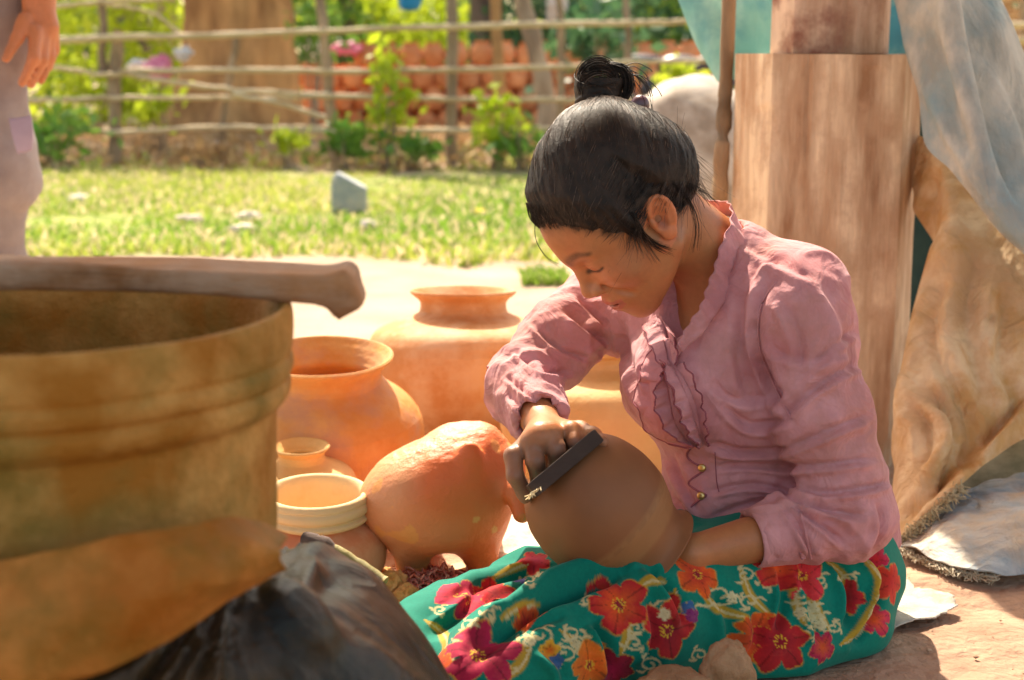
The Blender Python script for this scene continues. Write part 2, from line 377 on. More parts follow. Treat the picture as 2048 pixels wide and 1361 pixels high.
for nm, args, lab in (('grass', (60000, -4.2, 2.6, 5.3, 10.6, .015, .055, 5), 'short sunlit yellow green grass strip before the bamboo fence'),):
    V, F, F3, c = blades(*args, w=.008)
    Fall = F.tolist() + F3[:, :3].tolist(); tag(mk('grass', V, Fall, MT['grass'], smooth=False, col=c), lab, 'grass', kind='stuff')
V, F, F3, c = blades(9000, -5, 4, 10.2, 13.5, .02, .10, 15, w=.012, patch=1)
tag(mk('weeds', V, F.tolist() + F3[:, :3].tolist(), MT['grass'], smooth=False, col=c), 'patchy yellow green weeds on the ground under and beyond the fence', 'weeds', kind='stuff')
g0 = G(1095, 562); V, F, F3, c = blades(900, g0[0] - .085, g0[0] + .07, g0[1] - .12, g0[1] + .12, .02, .05, 9, w=.003, patch=1)
tag(mk('grass_tuft', V, F.tolist() + F3[:, :3].tolist(), MT['grass'], smooth=False, col=c * np.array([.6, .8, .5]), base=g0), 'small green grass tuft alone on pale sand beside her sleeve', 'grass tuft')

# ------------------------------------------------------------------ bamboo fence
MT['rail'] = mat('dry_bamboo', (.50, .36, .20), (.66, .50, .32), 14, .7, .2, 60, stretch=(.3, 1, 1), rnd=.1)
MT['post'] = mat('fence_post_wood', (.22, .15, .09), (.38, .27, .17), 12, .85, .4, 30, stretch=(1, 1, .2), rnd=.15)
DF = 10.8
fb = G(700, 335); fence = empty('bamboo_fence', fb, 'rustic fence of thin bamboo rails lashed to crooked grey posts', 'fence')
def FP(u, v, d=DF): return W(u, v, d)
for pts, w in (([(236, 345), (228, 200), (236, 60)], 15), ([(437, 343), (455, 200), (477, 62)], 8), ([(672, 343), (655, 150), (640, -20), (628, -160)], 11),
               ([(903, 343), (905, 150), (903, -30), (900, -200)], 12), ([(1257, 343), (1256, 130), (1254, -60)], 8), ([(205, 150), (205, 0), (200, -160)], 9),
               ([(1120, 343), (1125, 150), (1118, -10)], 9), ([(2030, 343), (2040, 150), (2050, -30)], 10), ([(-160, 343), (-150, 150), (-150, -40)], 11), ([(1560, 343), (1560, 150), (1565, -40)], 11)):
    V, F = pole([FP(u, v) for u, v in pts], w * DF / FPX, w * DF / FPX * .85, 12, 8, wob=.02); mk('post', V, F, MT['post'], fence)
for pts, w in (([(-200, 90), (60, 84), (210, 76), (470, 70), (700, 61), (900, 55), (1130, 47), (1390, 44)], 7), ([(100, 133), (160, 142), (215, 150), (330, 142)], 5),
               ([(240, 143), (470, 141), (660, 143), (900, 140), (1130, 133), (1400, 120), (2100, 110)], 6), ([(-150, 203), (70, 201), (215, 196)], 6), ([(210, 196), (460, 196), (600, 197)], 5),
               ([(600, 193), (800, 195), (900, 199), (1150, 200), (1400, 198)], 6), ([(-120, 268), (90, 265), (235, 265), (440, 256), (660, 258)], 6), ([(560, 264), (900, 262), (1150, 257), (1450, 262)], 6),
               ([(255, 148), (360, 168), (520, 185), (660, 190)], 6), ([(470, 190), (560, 208), (655, 237)], 6), ([(110, 14), (205, 4), (345, -2)], 5), ([(210, 8), (290, 22), (330, 42), (372, 78)], 4),
               ([(1900, 52), (2120, 50)], 7), ([(1900, 78), (2120, 84)], 8), ([(1380, 46), (1900, 52)], 6)):
    V, F = pole([FP(u, v, DF - .05 - .012 * w) for u, v in pts], w * DF / FPX, w * DF / FPX * .8, 26, 8, wob=.012); mk('rail', V, F, MT['rail'], fence)

# ------------------------------------------------------------------ stacked red pots beyond the fence
MT['redpot'] = mat('red_clay', (.60, .21, .08), (.72, .32, .15), 5, .8, rnd=.2)
r_ = .5
prof = [(.0, 0), (.09, .0), (.125, .06), (.135, .13), (.11, .2), (.075, .235), (.095, .26), (.085, .26), (.06, .235), (.0, .23)]
Vp, Fp = lathe(prof, n=16, sub=2)
p0 = mk('stacked_pot', Vp, Fp, MT['redpot']); first = True
for lay in range(4):
    for row in range(2):
        for k in range(18):
            d = 17.2 + row * .29; x0 = W(622, 140, 17.2)[0]
            x = x0 + k * .262 + (.12 if (lay + row) % 2 else 0) + random.uniform(-.015, .015)
            if k > 12 and lay == 2 and row > 0: continue
            if lay == 3 and (k < 2 or k > 16): continue
            if lay == 3 and row == 1: continue
            o = p0 if first else p0.copy()
            if not first: SC.collection.objects.link(o)
            first = False
            o.location = (x, d, lay * .25 + random.uniform(-.01, .01)); o.rotation_euler = (random.uniform(-.05, .05), 0, random.uniform(0, 6))
            tag(o, 'red clay stack pot, %s, %s layer, %s row' % (nth(k - 2 if lay == 3 else k), ('bottom', 'second', 'third', 'top')[lay], ('front', 'rear')[row]), 'pot', 'red clay pots stacked beyond the fence')

# ------------------------------------------------------------------ trees, trunks, shrubs behind
MT['bark_o'] = mat('orange_bark', (.26, .13, .05), (.55, .30, .12), 3, .9, .5, 14, stretch=(1, 1, .3))
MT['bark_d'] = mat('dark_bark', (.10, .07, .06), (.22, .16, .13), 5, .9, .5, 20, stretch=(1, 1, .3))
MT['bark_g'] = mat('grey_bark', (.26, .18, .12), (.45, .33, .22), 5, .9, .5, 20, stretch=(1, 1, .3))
MT['leaf_y'] = mat('lime_leaf', (.36, .46, .02), (.55, .62, .05), 3, .5, trans=.55, spec=.3)  # bright yellow green leaf colour
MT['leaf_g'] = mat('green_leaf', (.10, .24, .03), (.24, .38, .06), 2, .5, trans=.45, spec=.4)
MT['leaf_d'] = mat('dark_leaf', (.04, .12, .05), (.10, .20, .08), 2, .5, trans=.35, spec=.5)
MT['leaf_b'] = mat('dry_leaf', (.34, .20, .09), (.50, .33, .17), 4, .7, trans=.3)
def trunk_lathe(u, v, d, r, h, flare, flutes, m, name, label, crown=None):
    b = G(u, v) if d is None else np.array([W(u, 140, d)[0], W(u, 140, d)[1], 0]); t = empty(name, b, label, 'tree')
    nz_, nth = 26, 60; z = np.linspace(-.05, h, nz_); th = np.arange(nth) / nth * 2 * np.pi
    R = r * (1 + flare * np.exp(-np.maximum(z, 0) / (h * .12)))[:, None] * (1 + .16 * np.cos(flutes * th + 1)[None] * np.exp(-z / h * 1.2)[:, None])
    P = np.stack([b[0] + R * np.cos(th), b[1] + R * np.sin(th), np.repeat(z[:, None], nth, 1)], -1)
    P[..., 0] += .15 * r * np.sin(z * 1.3)[:, None]; P = P.reshape(-1, 3) + .06 * r * np.stack([fbm(P.reshape(-1, 3), 4 / max(r, .1), 2, q) for q in range(3)], 1)
    i, j = np.meshgrid(np.arange(nz_ - 1), np.arange(nth), indexing='ij'); j2 = (j + 1) % nth
    mk('trunk', P, np.stack([i * nth + j, i * nth + j2, (i + 1) * nth + j2, (i + 1) * nth + j], -1).reshape(-1, 4), m, t)
    if crown:
        for k in range(4):
            a = k * 1.7 + .4; e = b + np.array([math.cos(a) * r * 5, math.sin(a) * r * 5, h + r * 5 + .3 * k])
            V, F = pole([b + np.array([0, 0, h * .9]), (b + np.array([0, 0, h]) + e) / 2 + np.array([0, 0, .2]), e], r * .5, r * .15, 8, 7); mk('limb', V, F, m, t)
        (cr, cz, n, sz, cm) = crown
        V, F = leaves(b + np.array([0, 0, h + cz]), cr, n, sz, int(abs(u)) + 5, 26); mk('crown', V, F, cm, t, smooth=False)
    return t
trunk_lathe(468, 0, 15.6, .50, 3.6, .55, 5, MT['bark_o'], 'buttress_tree', 'broad orange brown tree trunk with flared base left of stacked pots', ((2.4, 2.0, 1.3), 1.3, 2600, .12, MT['leaf_g']))
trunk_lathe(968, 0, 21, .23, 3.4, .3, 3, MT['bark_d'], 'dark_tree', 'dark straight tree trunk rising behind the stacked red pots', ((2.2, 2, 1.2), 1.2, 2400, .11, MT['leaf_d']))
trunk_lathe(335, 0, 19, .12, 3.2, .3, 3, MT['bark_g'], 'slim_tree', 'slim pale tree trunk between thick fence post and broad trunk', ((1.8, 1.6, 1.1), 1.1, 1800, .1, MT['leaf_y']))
trunk_lathe(260, 0, 24, .3, 3.8, .3, 3, MT['bark_d'], 'dark_tree', 'dark brown tree trunk far behind the left fence', ((2.6, 2, 1.3), 1.2, 2400, .12, MT['leaf_d']))
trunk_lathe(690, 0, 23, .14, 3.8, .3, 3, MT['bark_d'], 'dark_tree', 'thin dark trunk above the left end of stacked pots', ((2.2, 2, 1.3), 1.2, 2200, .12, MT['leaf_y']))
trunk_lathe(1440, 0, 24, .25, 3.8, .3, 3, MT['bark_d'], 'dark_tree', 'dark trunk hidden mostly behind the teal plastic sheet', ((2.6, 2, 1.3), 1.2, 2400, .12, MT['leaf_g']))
lt = empty('leaning_tree', G(1100, 300), 'crooked leaning grey trunk just behind the fence above her head', 'tree')
V, F = pole([W(1098, 290, 11.9), W(1092, 200, 11.9), W(1075, 110, 11.9), (W(1045, 0, 11.9)), W(1010, -120, 11.9), W(990, -300, 11.9)], .085, .06, 20, 10, wob=.03); mk('trunk', V, F, MT['bark_g'], lt)
V, F = leaves(W(1000, -420, 11.9), (1.3, 1.3, .6), 900, .07, 3, 12); mk('crown', V, F, MT['leaf_g'], lt, smooth=False)
V, F = pole([W(1000, 262, 14), W(998, 140, 14), W(992, 60, 14), W(992, -60, 14)], .06, .05, 10, 8, wob=.02)
tag(mk('wooden_pole', V, F, MT['bark_o'], base=G(1000, 262)), 'upright pale orange pole standing in front of stacked red pots', 'pole')
# foliage masses, each a shrub or small tree of its own
def shrub(name, c, rad, n, size, m, label, stems=5, seed=0, cat='shrub', group=None, clumps=14, spread=.17):
    b = np.array([c[0], c[1], 0.]); t = empty(name, b, label, cat, group); r = np.random.default_rng(seed); st = []
    for k in range(stems):
        e = np.array(c) + r.normal(size=3) * np.array(rad) * .45; st.append(pole([b + r.normal(size=3) * np.array([.04, .04, 0]), (b + e) / 2 + r.normal(size=3) * .05 * rad[2], e], .008 + .01 * rad[2], .004, 7, 5))
    V, F = merge(st); mk('stem', V, F, MT['bark_g'], t)
    V, F = leaves(c, rad, n, size, seed, clumps, spread); mk('foliage', V, F, m, t, smooth=False)
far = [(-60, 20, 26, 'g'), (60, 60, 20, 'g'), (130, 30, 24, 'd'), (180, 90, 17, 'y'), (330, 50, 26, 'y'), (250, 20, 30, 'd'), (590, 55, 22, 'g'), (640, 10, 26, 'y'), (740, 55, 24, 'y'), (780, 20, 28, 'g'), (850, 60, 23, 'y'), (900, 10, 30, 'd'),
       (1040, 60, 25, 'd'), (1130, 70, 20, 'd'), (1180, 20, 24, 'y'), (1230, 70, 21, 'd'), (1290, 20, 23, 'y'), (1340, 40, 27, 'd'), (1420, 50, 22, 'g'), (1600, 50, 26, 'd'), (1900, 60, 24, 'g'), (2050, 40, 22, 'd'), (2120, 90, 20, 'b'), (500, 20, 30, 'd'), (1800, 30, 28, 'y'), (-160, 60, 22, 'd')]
desc = {'g': 'mid green leafy thicket', 'd': 'dark green thicket', 'y': 'bright yellow green thicket', 'b': 'dry brown thicket'}  # kinds differ by leaf colour
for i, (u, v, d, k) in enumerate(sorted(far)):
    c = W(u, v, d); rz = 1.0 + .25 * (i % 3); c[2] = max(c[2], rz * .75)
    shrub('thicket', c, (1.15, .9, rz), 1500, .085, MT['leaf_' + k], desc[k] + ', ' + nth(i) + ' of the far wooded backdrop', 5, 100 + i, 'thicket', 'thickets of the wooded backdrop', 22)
for i, (u, v, d, rx, rz, n, k, lab) in enumerate([
        (105, 270, 10.4, 0.31, 0.21, 260, 'g', 'low green bush at the fence foot beside the standing man'),
        (320, 205, 11.2, 0.21, 0.18, 160, 'y', 'bright sapling leaves between the two left fence posts'),
        (690, 275, 10.5, .20, .13, 200, 'g', 'green leafy plant at the foot of the forked fence post'),
        (775, 195, 10.5, .16, .32, 300, 'y', 'tall bright lime plant climbing the middle of the fence'),
        (575, 280, 10.3, .14, .09, 90, 'y', 'small lime seedling in the grass before the middle fence'),
        (995, 250, 10.4, 0.21, 0.17, 200, 'y', 'lime green plant at the fence just left of her hair'),
        (1040, 285, 10.3, 0.26, 0.14, 200, 'g', 'low green plant at the fence close to her hair'),
        (820, 295, 10.4, .18, .08, 150, 'g', 'green undergrowth below the tall lime plant'),
        (1350, 150, 12.5, .2, .12, 160, 'y', 'bright leaves showing above the pale mound'),
        (420, 300, 10.5, .3, .08, 160, 'b', 'dry brown weeds around the thin fence post'),
        (1200, 95, 13.5, .5, .35, 420, 'd', 'dark green bush with yellow blooms right of the leaning trunk'),
        (620, 60, 14.0, .3, .25, 320, 'g', 'hanging green branch beside the broad orange trunk')]):
    c = W(u, v, d); shrub('leafy_plant', c, (rx, rx * .8, rz), int(n * .62), .052 if rx < .4 else .08, MT['leaf_' + k], lab, 9, 300 + i, 'plant', clumps=11, spread=.24)
# leaf litter and brush on the ground beyond the fence
r = np.random.default_rng(5); n = 9000; c = np.stack([r.uniform(-6, 5, n), r.uniform(10.3, 17, n), r.random(n) ** 2 * .12], 1); a = r.normal(size=(n, 3)); a[:, 2] *= .4; a /= ln(a)[:, None]; b = np.cross(a, r.normal(size=(n, 3))); b /= ln(b)[:, None]
s = .03 + .05 * r.random((n, 1)); V = np.stack([c - a * s, c + b * s * .5, c + a * s, c - b * s * .5], 1).reshape(-1, 3)
tag(mk('leaf_litter', V, np.arange(n * 4).reshape(n, 4), MT['leaf_b'], smooth=False), 'dry brown leaf litter and twigs beyond the fence', 'leaf litter', kind='stuff')
# ------------------------------------------------------------------ stone, bags, far odds and ends
def blob(name, c, rad, m, label, cat, seed=0, amp=.12, fr=1.6, st=None, base=None, k=0, cut=None):
    c = np.array(c); rad = np.array(rad); n = 40; th = np.linspace(0, np.pi, n); ph = np.arange(n * 2) / (n * 2) * 2 * np.pi
    D = np.stack([np.sin(th)[:, None] * np.cos(ph), np.sin(th)[:, None] * np.sin(ph), np.repeat(np.cos(th)[:, None], n * 2, 1)], -1).reshape(-1, 3)
    if k: D2 = np.sign(D) * np.abs(D) ** k
    else: D2 = D
    V = c + rad * D2 * (1 + amp * fbm(D, fr, 3, seed))[:, None]
    if cut: V[:, 2] = np.minimum(V[:, 2], c[2] + cut[0] + (V[:, 0] - c[0]) * cut[1])
    V[:, 2] = np.maximum(V[:, 2], -.01)
    i, j = np.meshgrid(np.arange(n - 1), np.arange(n * 2), indexing='ij'); j2 = (j + 1) % (n * 2); m2 = n * 2
    F = np.stack([i * m2 + j, (i + 1) * m2 + j, (i + 1) * m2 + j2, i * m2 + j2], -1).reshape(-1, 4)
    return tag(mk(name, V, F, m, base=(c[0], c[1], 0)), label, cat)
MT['stone'] = mat('grey_stone', (.30, .32, .33), (.42, .42, .41), 8, .85, .4, 40, c3=(.52, .46, .38), s3=6)
g = G(700, 425); blob('marker_stone', (g[0] + .0, g[1], .085), (.088, .07, .13), MT['stone'], 'grey blue squared stone standing in the grass', 'stone', 3, .06, 1.2, k=.6, cut=(.085, -.55))
MT['mound'] = mat('pale_mound', (.30, .23, .17), (.62, .53, .44), 5, .9, .3, 25, c3=(.72, .66, .60), s3=2.4)
g = W(1385, 330, 4.6); blob('earth_mound', (g[0], 4.6, .31), (.30, .24, .38), MT['mound'], 'big pale rounded mound behind the teal sheet and wooden column', 'mound', 6, .07, 1.5)
V, F = lathe([(.0, -.5), (.05, -.5), (.09, .0), (.07, .05), (.055, .08), (.065, .1), (.055, .1), (.04, .08), (0, .06)], W(1418, 152, 4.95) - np.array([0, 0, .10]), n=24, sub=2)
tag(mk('clay_jar', V, F, MT['claypale'], base=W(1420, 150, 4.9) - np.array([0, 0, .12])), 'tan jar neck poking up on top of the pale mound', 'jar')
pinkm = mat('pink_plastic', (.72, .16, .32), (.85, .40, .52), 8, .5, .3, 20, trans=.3); whm = mat('white_plastic', (.7, .66, .64), (.85, .8, .78), 8, .5, .3, 20, trans=.2); blum = mat('blue_plastic', (.02, .25, .55), (.03, .33, .65), 8, .4, trans=.2)
for u, v, d, rr, m, lab in ((318, 140, 13.5, (.12, .08, .11), pinkm, 'crumpled pink plastic bag caught behind the fence rails'), (278, 130, 13.6, (.10, .07, .05), whm, 'white plastic scrap beside the pink bag'),
                            (368, 108, 13.4, (.07, .05, .06), whm, 'small white rag right of the pink bag'), (692, 97, 16.8, (.17, .12, .07), pinkm, 'pink cloth bundle lying on top of stacked red pots'),
                            (628, 95, 16.7, (.08, .07, .12), whm, 'white bag on the left end of stacked red pots'), (1113, 8, 19, (.12, .1, .22), whm, 'pale grey bag hanging among the far trees')):
    c = W(u, v, d); o = blob('plastic_bag', c, rr, m, lab, 'bag', int(u), .35, 2.2)
c = W(820, 0, 12.5); V, F = lathe([(0, -.09), (.06, -.085), (.09, -.05), (.105, .03), (.115, .09), (.105, .09), (.09, .03), (.05, -.06), (0, -.07)], c, n=32, sub=3)
tag(mk('blue_bucket', V, F, blum, base=c), 'bright blue bucket hung up at the top of the scene', 'bucket')
V, F = pole([c + np.array([-.3, 0, .095]), c + np.array([0, 0, .10]), c + np.array([.9, .1, .17])], .012, .012, 6, 6); tag(mk('hanging_branch', V, F, MT['bark_g'], base=c), 'thin branch from which the blue bucket hangs', 'branch')
for k, (u, v, cc) in enumerate(((962, 436, (.8, .6, .05)), (735, 460, (.75, .62, .55)), (485, 468, (.75, .62, .50)), (500, 442, (.75, .62, .50)), (160, 405, (.7, .66, .6)), (585, 345, (.75, .6, .5)), (380, 447, (.75, .6, .5)))):
    g = G(u, v); blob('litter_scrap', (g[0], g[1], .02), (.035 if k < 2 else .06, .03, .022), mat('scrap', cc), ['yellow flower head lying in the grass near her forehead', 'pale pinkish scrap in the grass below the grey stone', 'long pale scrap on the grass edge above the board end',
        'pale bark scrap lying in mid grass', 'white scrap in grass next to the trousers', 'pale leaf scrap at the grass top under the fence', 'thin pale scrap in the left part of grass'][k], 'flower' if k == 0 else 'scrap', k, .3, 2)
# motorcycle parked beyond the fence
def motorcycle(c):
    t = empty('parked_motorcycle', c, 'dark motorcycle parked beyond the fence left of teal sheet', 'motorcycle')
    dk = mat('black_paint', (.02, .02, .03), (.05, .05, .08), 10, .35, spec=.5); rd = mat('red_paint', (.5, .03, .03)); ch = mat('metal_grey', (.3, .32, .36), rough=.4, metal=.6)
    for s in (-.6, .6):
        V, F = lathe([(.24, -.05), (.30, -.04), (.31, 0), (.30, .04), (.24, .05), (.23, 0), (.24, -.05)], c + np.array([s, 0, .31]), (0, 1, 0), 36, sub=2); w = mk('wheel', V, F, dk, t)
        sp = [pole([c + np.array([s, 0, .31]), c + np.array([s + .24 * math.cos(a), 0, .31 + .24 * math.sin(a)])], .008, .008, 3, 4) for a in np.arange(8) * math.pi / 4]; V, F = merge(sp); mk('spoke', V, F, ch, w)
    f = lambda P: smin(smin(ell(P, c + np.array([.0, 0, .50]), (.30, .13, .17)), ell(P, c + np.array([.1, 0, .74]), (.24, .12, .11)), .06), cone(P, c + np.array([.35, 0, .8]), c + np.array([.6, 0, .45]), .05, .04), .05)
    X = axis(c[0] - .5, c[0] + .8, .02); Y = axis(c[1] - .25, c[1] + .25, .02); Z = axis(.2, 1.1, .02); V, F = surf(f, X, Y, Z); mk('body', V, F, dk, t)
    f = lambda P: ell(P, c + np.array([-.38, 0, .80]), (.33, .13, .055)); X = axis(c[0] - .8, c[0] + .1, .02); V, F = surf(f, X, Y, Z); mk('seat', V, F, dk, t)
    V, F = pole([c + np.array([.35, -.35, 1.0]), c + np.array([.38, -.15, 1.02]), c + np.array([.4, 0, .9]), c + np.array([.38, .15, 1.02]), c + np.array([.35, .35, 1.0])], .016, .016, 12, 6); mk('handlebar', V, F, ch, t)
    V, F = lathe([(0, 0), (.07, .01), (.09, .05), (.06, .1), (0, .11)], c + np.array([.55, 0, .85]), (1, -.3, 0), 20, sub=2); mk('headlight', V, F, ch, t)
    V, F = pole([c + np.array([-.75, 0, .75]), c + np.array([-.6, 0, .68])], .04, .05, 4, 8); mk('tail_light', V, F, rd, t)
motorcycle(np.array([W(1335, 100, 15)[0], 15.0, .0]))
# ------------------------------------------------------------------ wooden column and pole
def wood_material():
    m = mat('hewn_wood', (.38, .21, .115), (.86, .68, .48), 14, .85, 1.0, 45, stretch=(1, 1, .14), c3=(.54, .35, .22), s3=9, detail=12, bdist=.008)
    return m
MT['wood'] = wood_material()
MT['wood2'] = mat('hewn_wood_grey', (.42, .27, .18), (.80, .62, .48), 11, .85, .9, 30, stretch=(1, 1, .2), c3=(.26, .11, .08), s3=9, detail=12, bdist=.008)
def prism(poly, z0, z1, m, name, parent, seed=0, nz=110, amp=.003, top_wob=.004):
    P = []; n = len(poly)
    for i in range(n):                                     # subdivide sides, keep hewn edges with tiny rounding
        a, b = np.array(poly[i]), np.array(poly[(i + 1) % n])
        for t in np.arange(12 if np.linalg.norm(b - a) < .12 else 36) / (12. if np.linalg.norm(b - a) < .12 else 36.): P.append(a + (b - a) * t)
    P = np.array(P); k = len(P); cen = P.mean(0)
    z = np.linspace(z0, z1, nz); V = np.concatenate([np.repeat(P[None], nz, 0), np.repeat(z[:, None], k, 1)[..., None]], -1).reshape(-1, 3)
    D = fbm(V * np.array([1, 1, .25]), 14, 3, seed) + .5 * ridged(V * np.array([1, 1, .1]), 30, seed + 5)
    dr = V.copy(); dr[:, :2] -= cen; dr[:, 2] = 0; dr /= ln(dr)[:, None]; V += dr * D[:, None] * amp; crk = noise(V * np.array([1, 1, .06]), 55, seed + 9); V -= dr * (.009 * np.clip((crk - .55) * 4, 0, 1) * np.clip(noise(V, 5, seed) + .5, 0, 1))[:, None]; chip = np.clip((noise(V, 16, seed + 2) - .55) * 3, 0, 1); V -= dr * (.005 * chip)[:, None]
    tp = V[:, 2] > z1 - 1e-6; V[tp, 2] += top_wob * noise(V[tp], 8, seed)
    i, j = np.meshgrid(np.arange(nz - 1), np.arange(k), indexing='ij'); j2 = (j + 1) % k
    F = np.stack([i * k + j, i * k + j2, (i + 1) * k + j2, (i + 1) * k + j], -1).reshape(-1, 4).tolist()
    F.append(list(range((nz - 1) * k, nz * k))); F.append(list(range(k))[::-1])
    o = mk(name, V, F, m, parent, smooth=False); return o
DP = 2.62
col_b = np.array([W(1640, 600, DP)[0], DP + .14, 0.]); colm = empty('wooden_column', col_b, 'thick hewn wooden column standing behind her, narrower block on its top', 'column')
def hx(us, dd): return [(W(u, 140, d)[0], d) for u, d in zip(us, dd)]
prism(hx([1464, 1537, 1680, 1797, 1829, 1822, 1470], [2.76, 2.62, 2.605, 2.615, 2.70, 2.97, 2.97]), -.01, W(1650, 108, DP)[2], MT['wood'], 'base_block', colm, 3)
prism(hx([1532, 1576, 1700, 1752, 1763, 1755, 1545], [2.745, 2.68, 2.672, 2.69, 2.74, 2.9, 2.9]), W(1650, 112, DP)[2] + .004, 2.0, MT['wood2'], 'upper_block', colm, 9, amp=.004)
V, F = pole([G(1432, 760) * np.array([1, 1, 0]) + np.array([0, 0, -.02]), W(1440, 400, 2.80), W(1452, 165, 2.78), W(1462, -150, 2.78)], .014, .013, 20, 10, wob=.0012)
tag(mk('thin_post', V, F, MT['post'], base=G(1432, 760)), 'thin round pole leaning beside the left edge of wooden column', 'pole')

# ------------------------------------------------------------------ the shelter roof overhead (it shades her, the vat and the camera's side)
RF = empty('shelter_roof', (0, 1.0, 2.0), 'patched canvas shelter roof held up by the wooden column overhead', 'roof')
RX, RY = np.meshgrid(np.linspace(-2.6, 2.6, 90), np.linspace(.75, 2.90, 80), indexing='ij'); RP = np.stack([RX, RY, 0 * RX + 2.0], -1)
RP[..., 2] += .05 * noise(RP.reshape(-1, 3) * np.array([1, 1, 0]), 1.2, 3).reshape(RX.shape) + .035 * (RY - 1); RP[..., 1] += (.06 * noise(RP.reshape(-1, 3) * np.array([1, 0, 0]), 2.2, 8)).reshape(RX.shape) * (RY > 2.0)
V, F = grid(RP); V, F = thick(V, F, .01); mk('canvas', V, F, mat('roof_canvas', (.40, .27, .16), (.55, .40, .26), 3, .9, .3, 20), RF)
for x in (-2.4, -.9, .62, 2.4): V, F = pole([(x, .65, 1.93), (x, 1.8, 1.98), (x, 2.95, 2.03)], .03, .03, 10, 8, wob=.01); mk('rafter', V, F, MT['bark_g'], RF)

# ------------------------------------------------------------------ hanging sheets
MT['teal'] = mat('teal_plastic_sheet', (.30, .56, .54), (.56, .74, .68), 6, .5, .4, 14, trans=.45, c3=(.12, .36, .46), s3=5, stretch=(1, 1, .5), b2=(7, .6, .03))
MT['canvas_blue'] = mat('grey_blue_canvas', (.36, .39, .37), (.62, .62, .56), 9, .85, .6, 34, trans=.12, c3=(.30, .42, .46), s3=6, stretch=(1.6, 1, .8), b2=(9, .7, .02))
MT['canvas_tan'] = mat('tan_canvas', (.66, .40, .16), (.86, .68, .44), 12, .85, .6, 34, trans=.2, c3=(.68, .46, .26), s3=9, b2=(11, .9, .03), detail=10)
MT['canvas_grey'] = mat('pale_grey_canvas', (.26, .33, .38), (.50, .54, .55), 12, .85, .6, 34, trans=.1, c3=(.56, .46, .34), s3=9, b2=(14, .8, .02), detail=10)
MT['dark_backing'] = mat('dark_green_backing', (.015, .04, .035), (.04, .08, .06), 5, .8, .3, 20)
def cloth(name, ctrl, m, label, na=120, nb=90, amp=.012, fr=(7, 7, 2.5), seed=0, cat='sheet', t=.0025, extra=None, base=None, parent=None, fine=.3):
    V, F = grid(sheet([[W(*p) for p in row] for row in ctrl], na, nb)); N = normals(V, F)
    D = ridged(V * np.array(fr), 1., seed) * .6 + fbm(V * np.array(fr), 2.1, 3, seed + 3) * fine
    V = V + N * (amp * D)[:, None]
    if extra is not None: V = extra(V, N)
    V[:, 2] = np.maximum(V[:, 2], .004)
    V, F = thick(V, F, t); o = mk(name, V, F, m, parent, base if base is not None else V[np.argmin(V[:, 2])])
    return tag(o, label, cat) if parent is None else o
def creaser(lines, side=1):      # press traced creases (pixel polylines: pts, width px, depth m) into the side that faces the camera
    def f(V, N):
        u, v, d = proj(V); toC = np.array([0, 0, CAMZ]) - V; fac = np.clip((N * toC).sum(1) / ln(toC) * side, -1, 1); w = np.clip(fac * 4 + .6, 0, 1) if side else np.ones(len(V))
        acc = np.zeros(len(V))
        for pts, wd_, dep in lines:
            L = rs(np.array(pts, float), max(2, len(pts) * 6)); best = np.full(len(V), 1e9); tt = np.zeros(len(V)); sgn = np.zeros(len(V))
            for i in range(len(L) - 1):
                a, b = L[i], L[i + 1]; ab = b - a; q = np.clip(((u - a[0]) * ab[0] + (v - a[1]) * ab[1]) / (ab @ ab), 0, 1)
                dx, dy = u - a[0] - q * ab[0], v - a[1] - q * ab[1]; dd = dx * dx + dy * dy; m = dd < best
                best = np.where(m, dd, best); tt = np.where(m, (i + q) / (len(L) - 1), tt); sgn = np.where(m, ab[0] * dy - ab[1] * dx, sgn)
            x = np.sqrt(best) / wd_; end = np.clip(np.minimum(tt, 1 - tt) * 5, 0.15, 1)
            s = np.sign(sgn); acc -= dep * end * (np.exp(-x * x) - .75 * np.exp(-(x - 1.7) ** 2 * 1.2) * (.5 + .5 * s))
        return V + N * ((acc * w)[:, None] * (side if side else 1))
    return f
cloth('teal_sheet', [[(1300, -120, 2.95), (1450, -120, 2.9), (1600, -120, 2.92), (1720, -120, 2.95), (1840, -120, 2.9)],
                     [(1358, 0, 2.93), (1430, 0, 2.9), (1580, 0, 2.95), (1700, 0, 3.0), (1800, -10, 2.9)],
                     [(1395, 80, 2.93), (1440, 80, 2.88), (1560, 80, 2.95), (1700, 70, 3.0), (1835, 60, 2.9)],
                     [(1440, 160, 2.9), (1456, 162, 2.87), (1530, 150, 2.95), (1690, 118, 3.0), (1840, 118, 2.9)]], MT['teal'],
      'translucent teal plastic sheet hanging behind the top of the wooden column', amp=.012, fr=(6, 4, 3), seed=4)
cloth('dark_backing', [[(1800, -60, 2.95), (1900, -60, 3.0), (2000, 200, 3.05)], [(1800, 300, 2.95), (1900, 300, 3.0), (2100, 420, 3.0)],
                     [(1790, 640, 2.9), (1900, 640, 3.0), (2140, 700, 3.0)], [(1770, 900, 2.85), (1900, 900, 2.9), (2140, 960, 2.9)]], MT['dark_backing'],
      'dark green backing sheet added behind the gap between the column and tan canvas', amp=.01, seed=8)  # backing added so that the gap looks dark
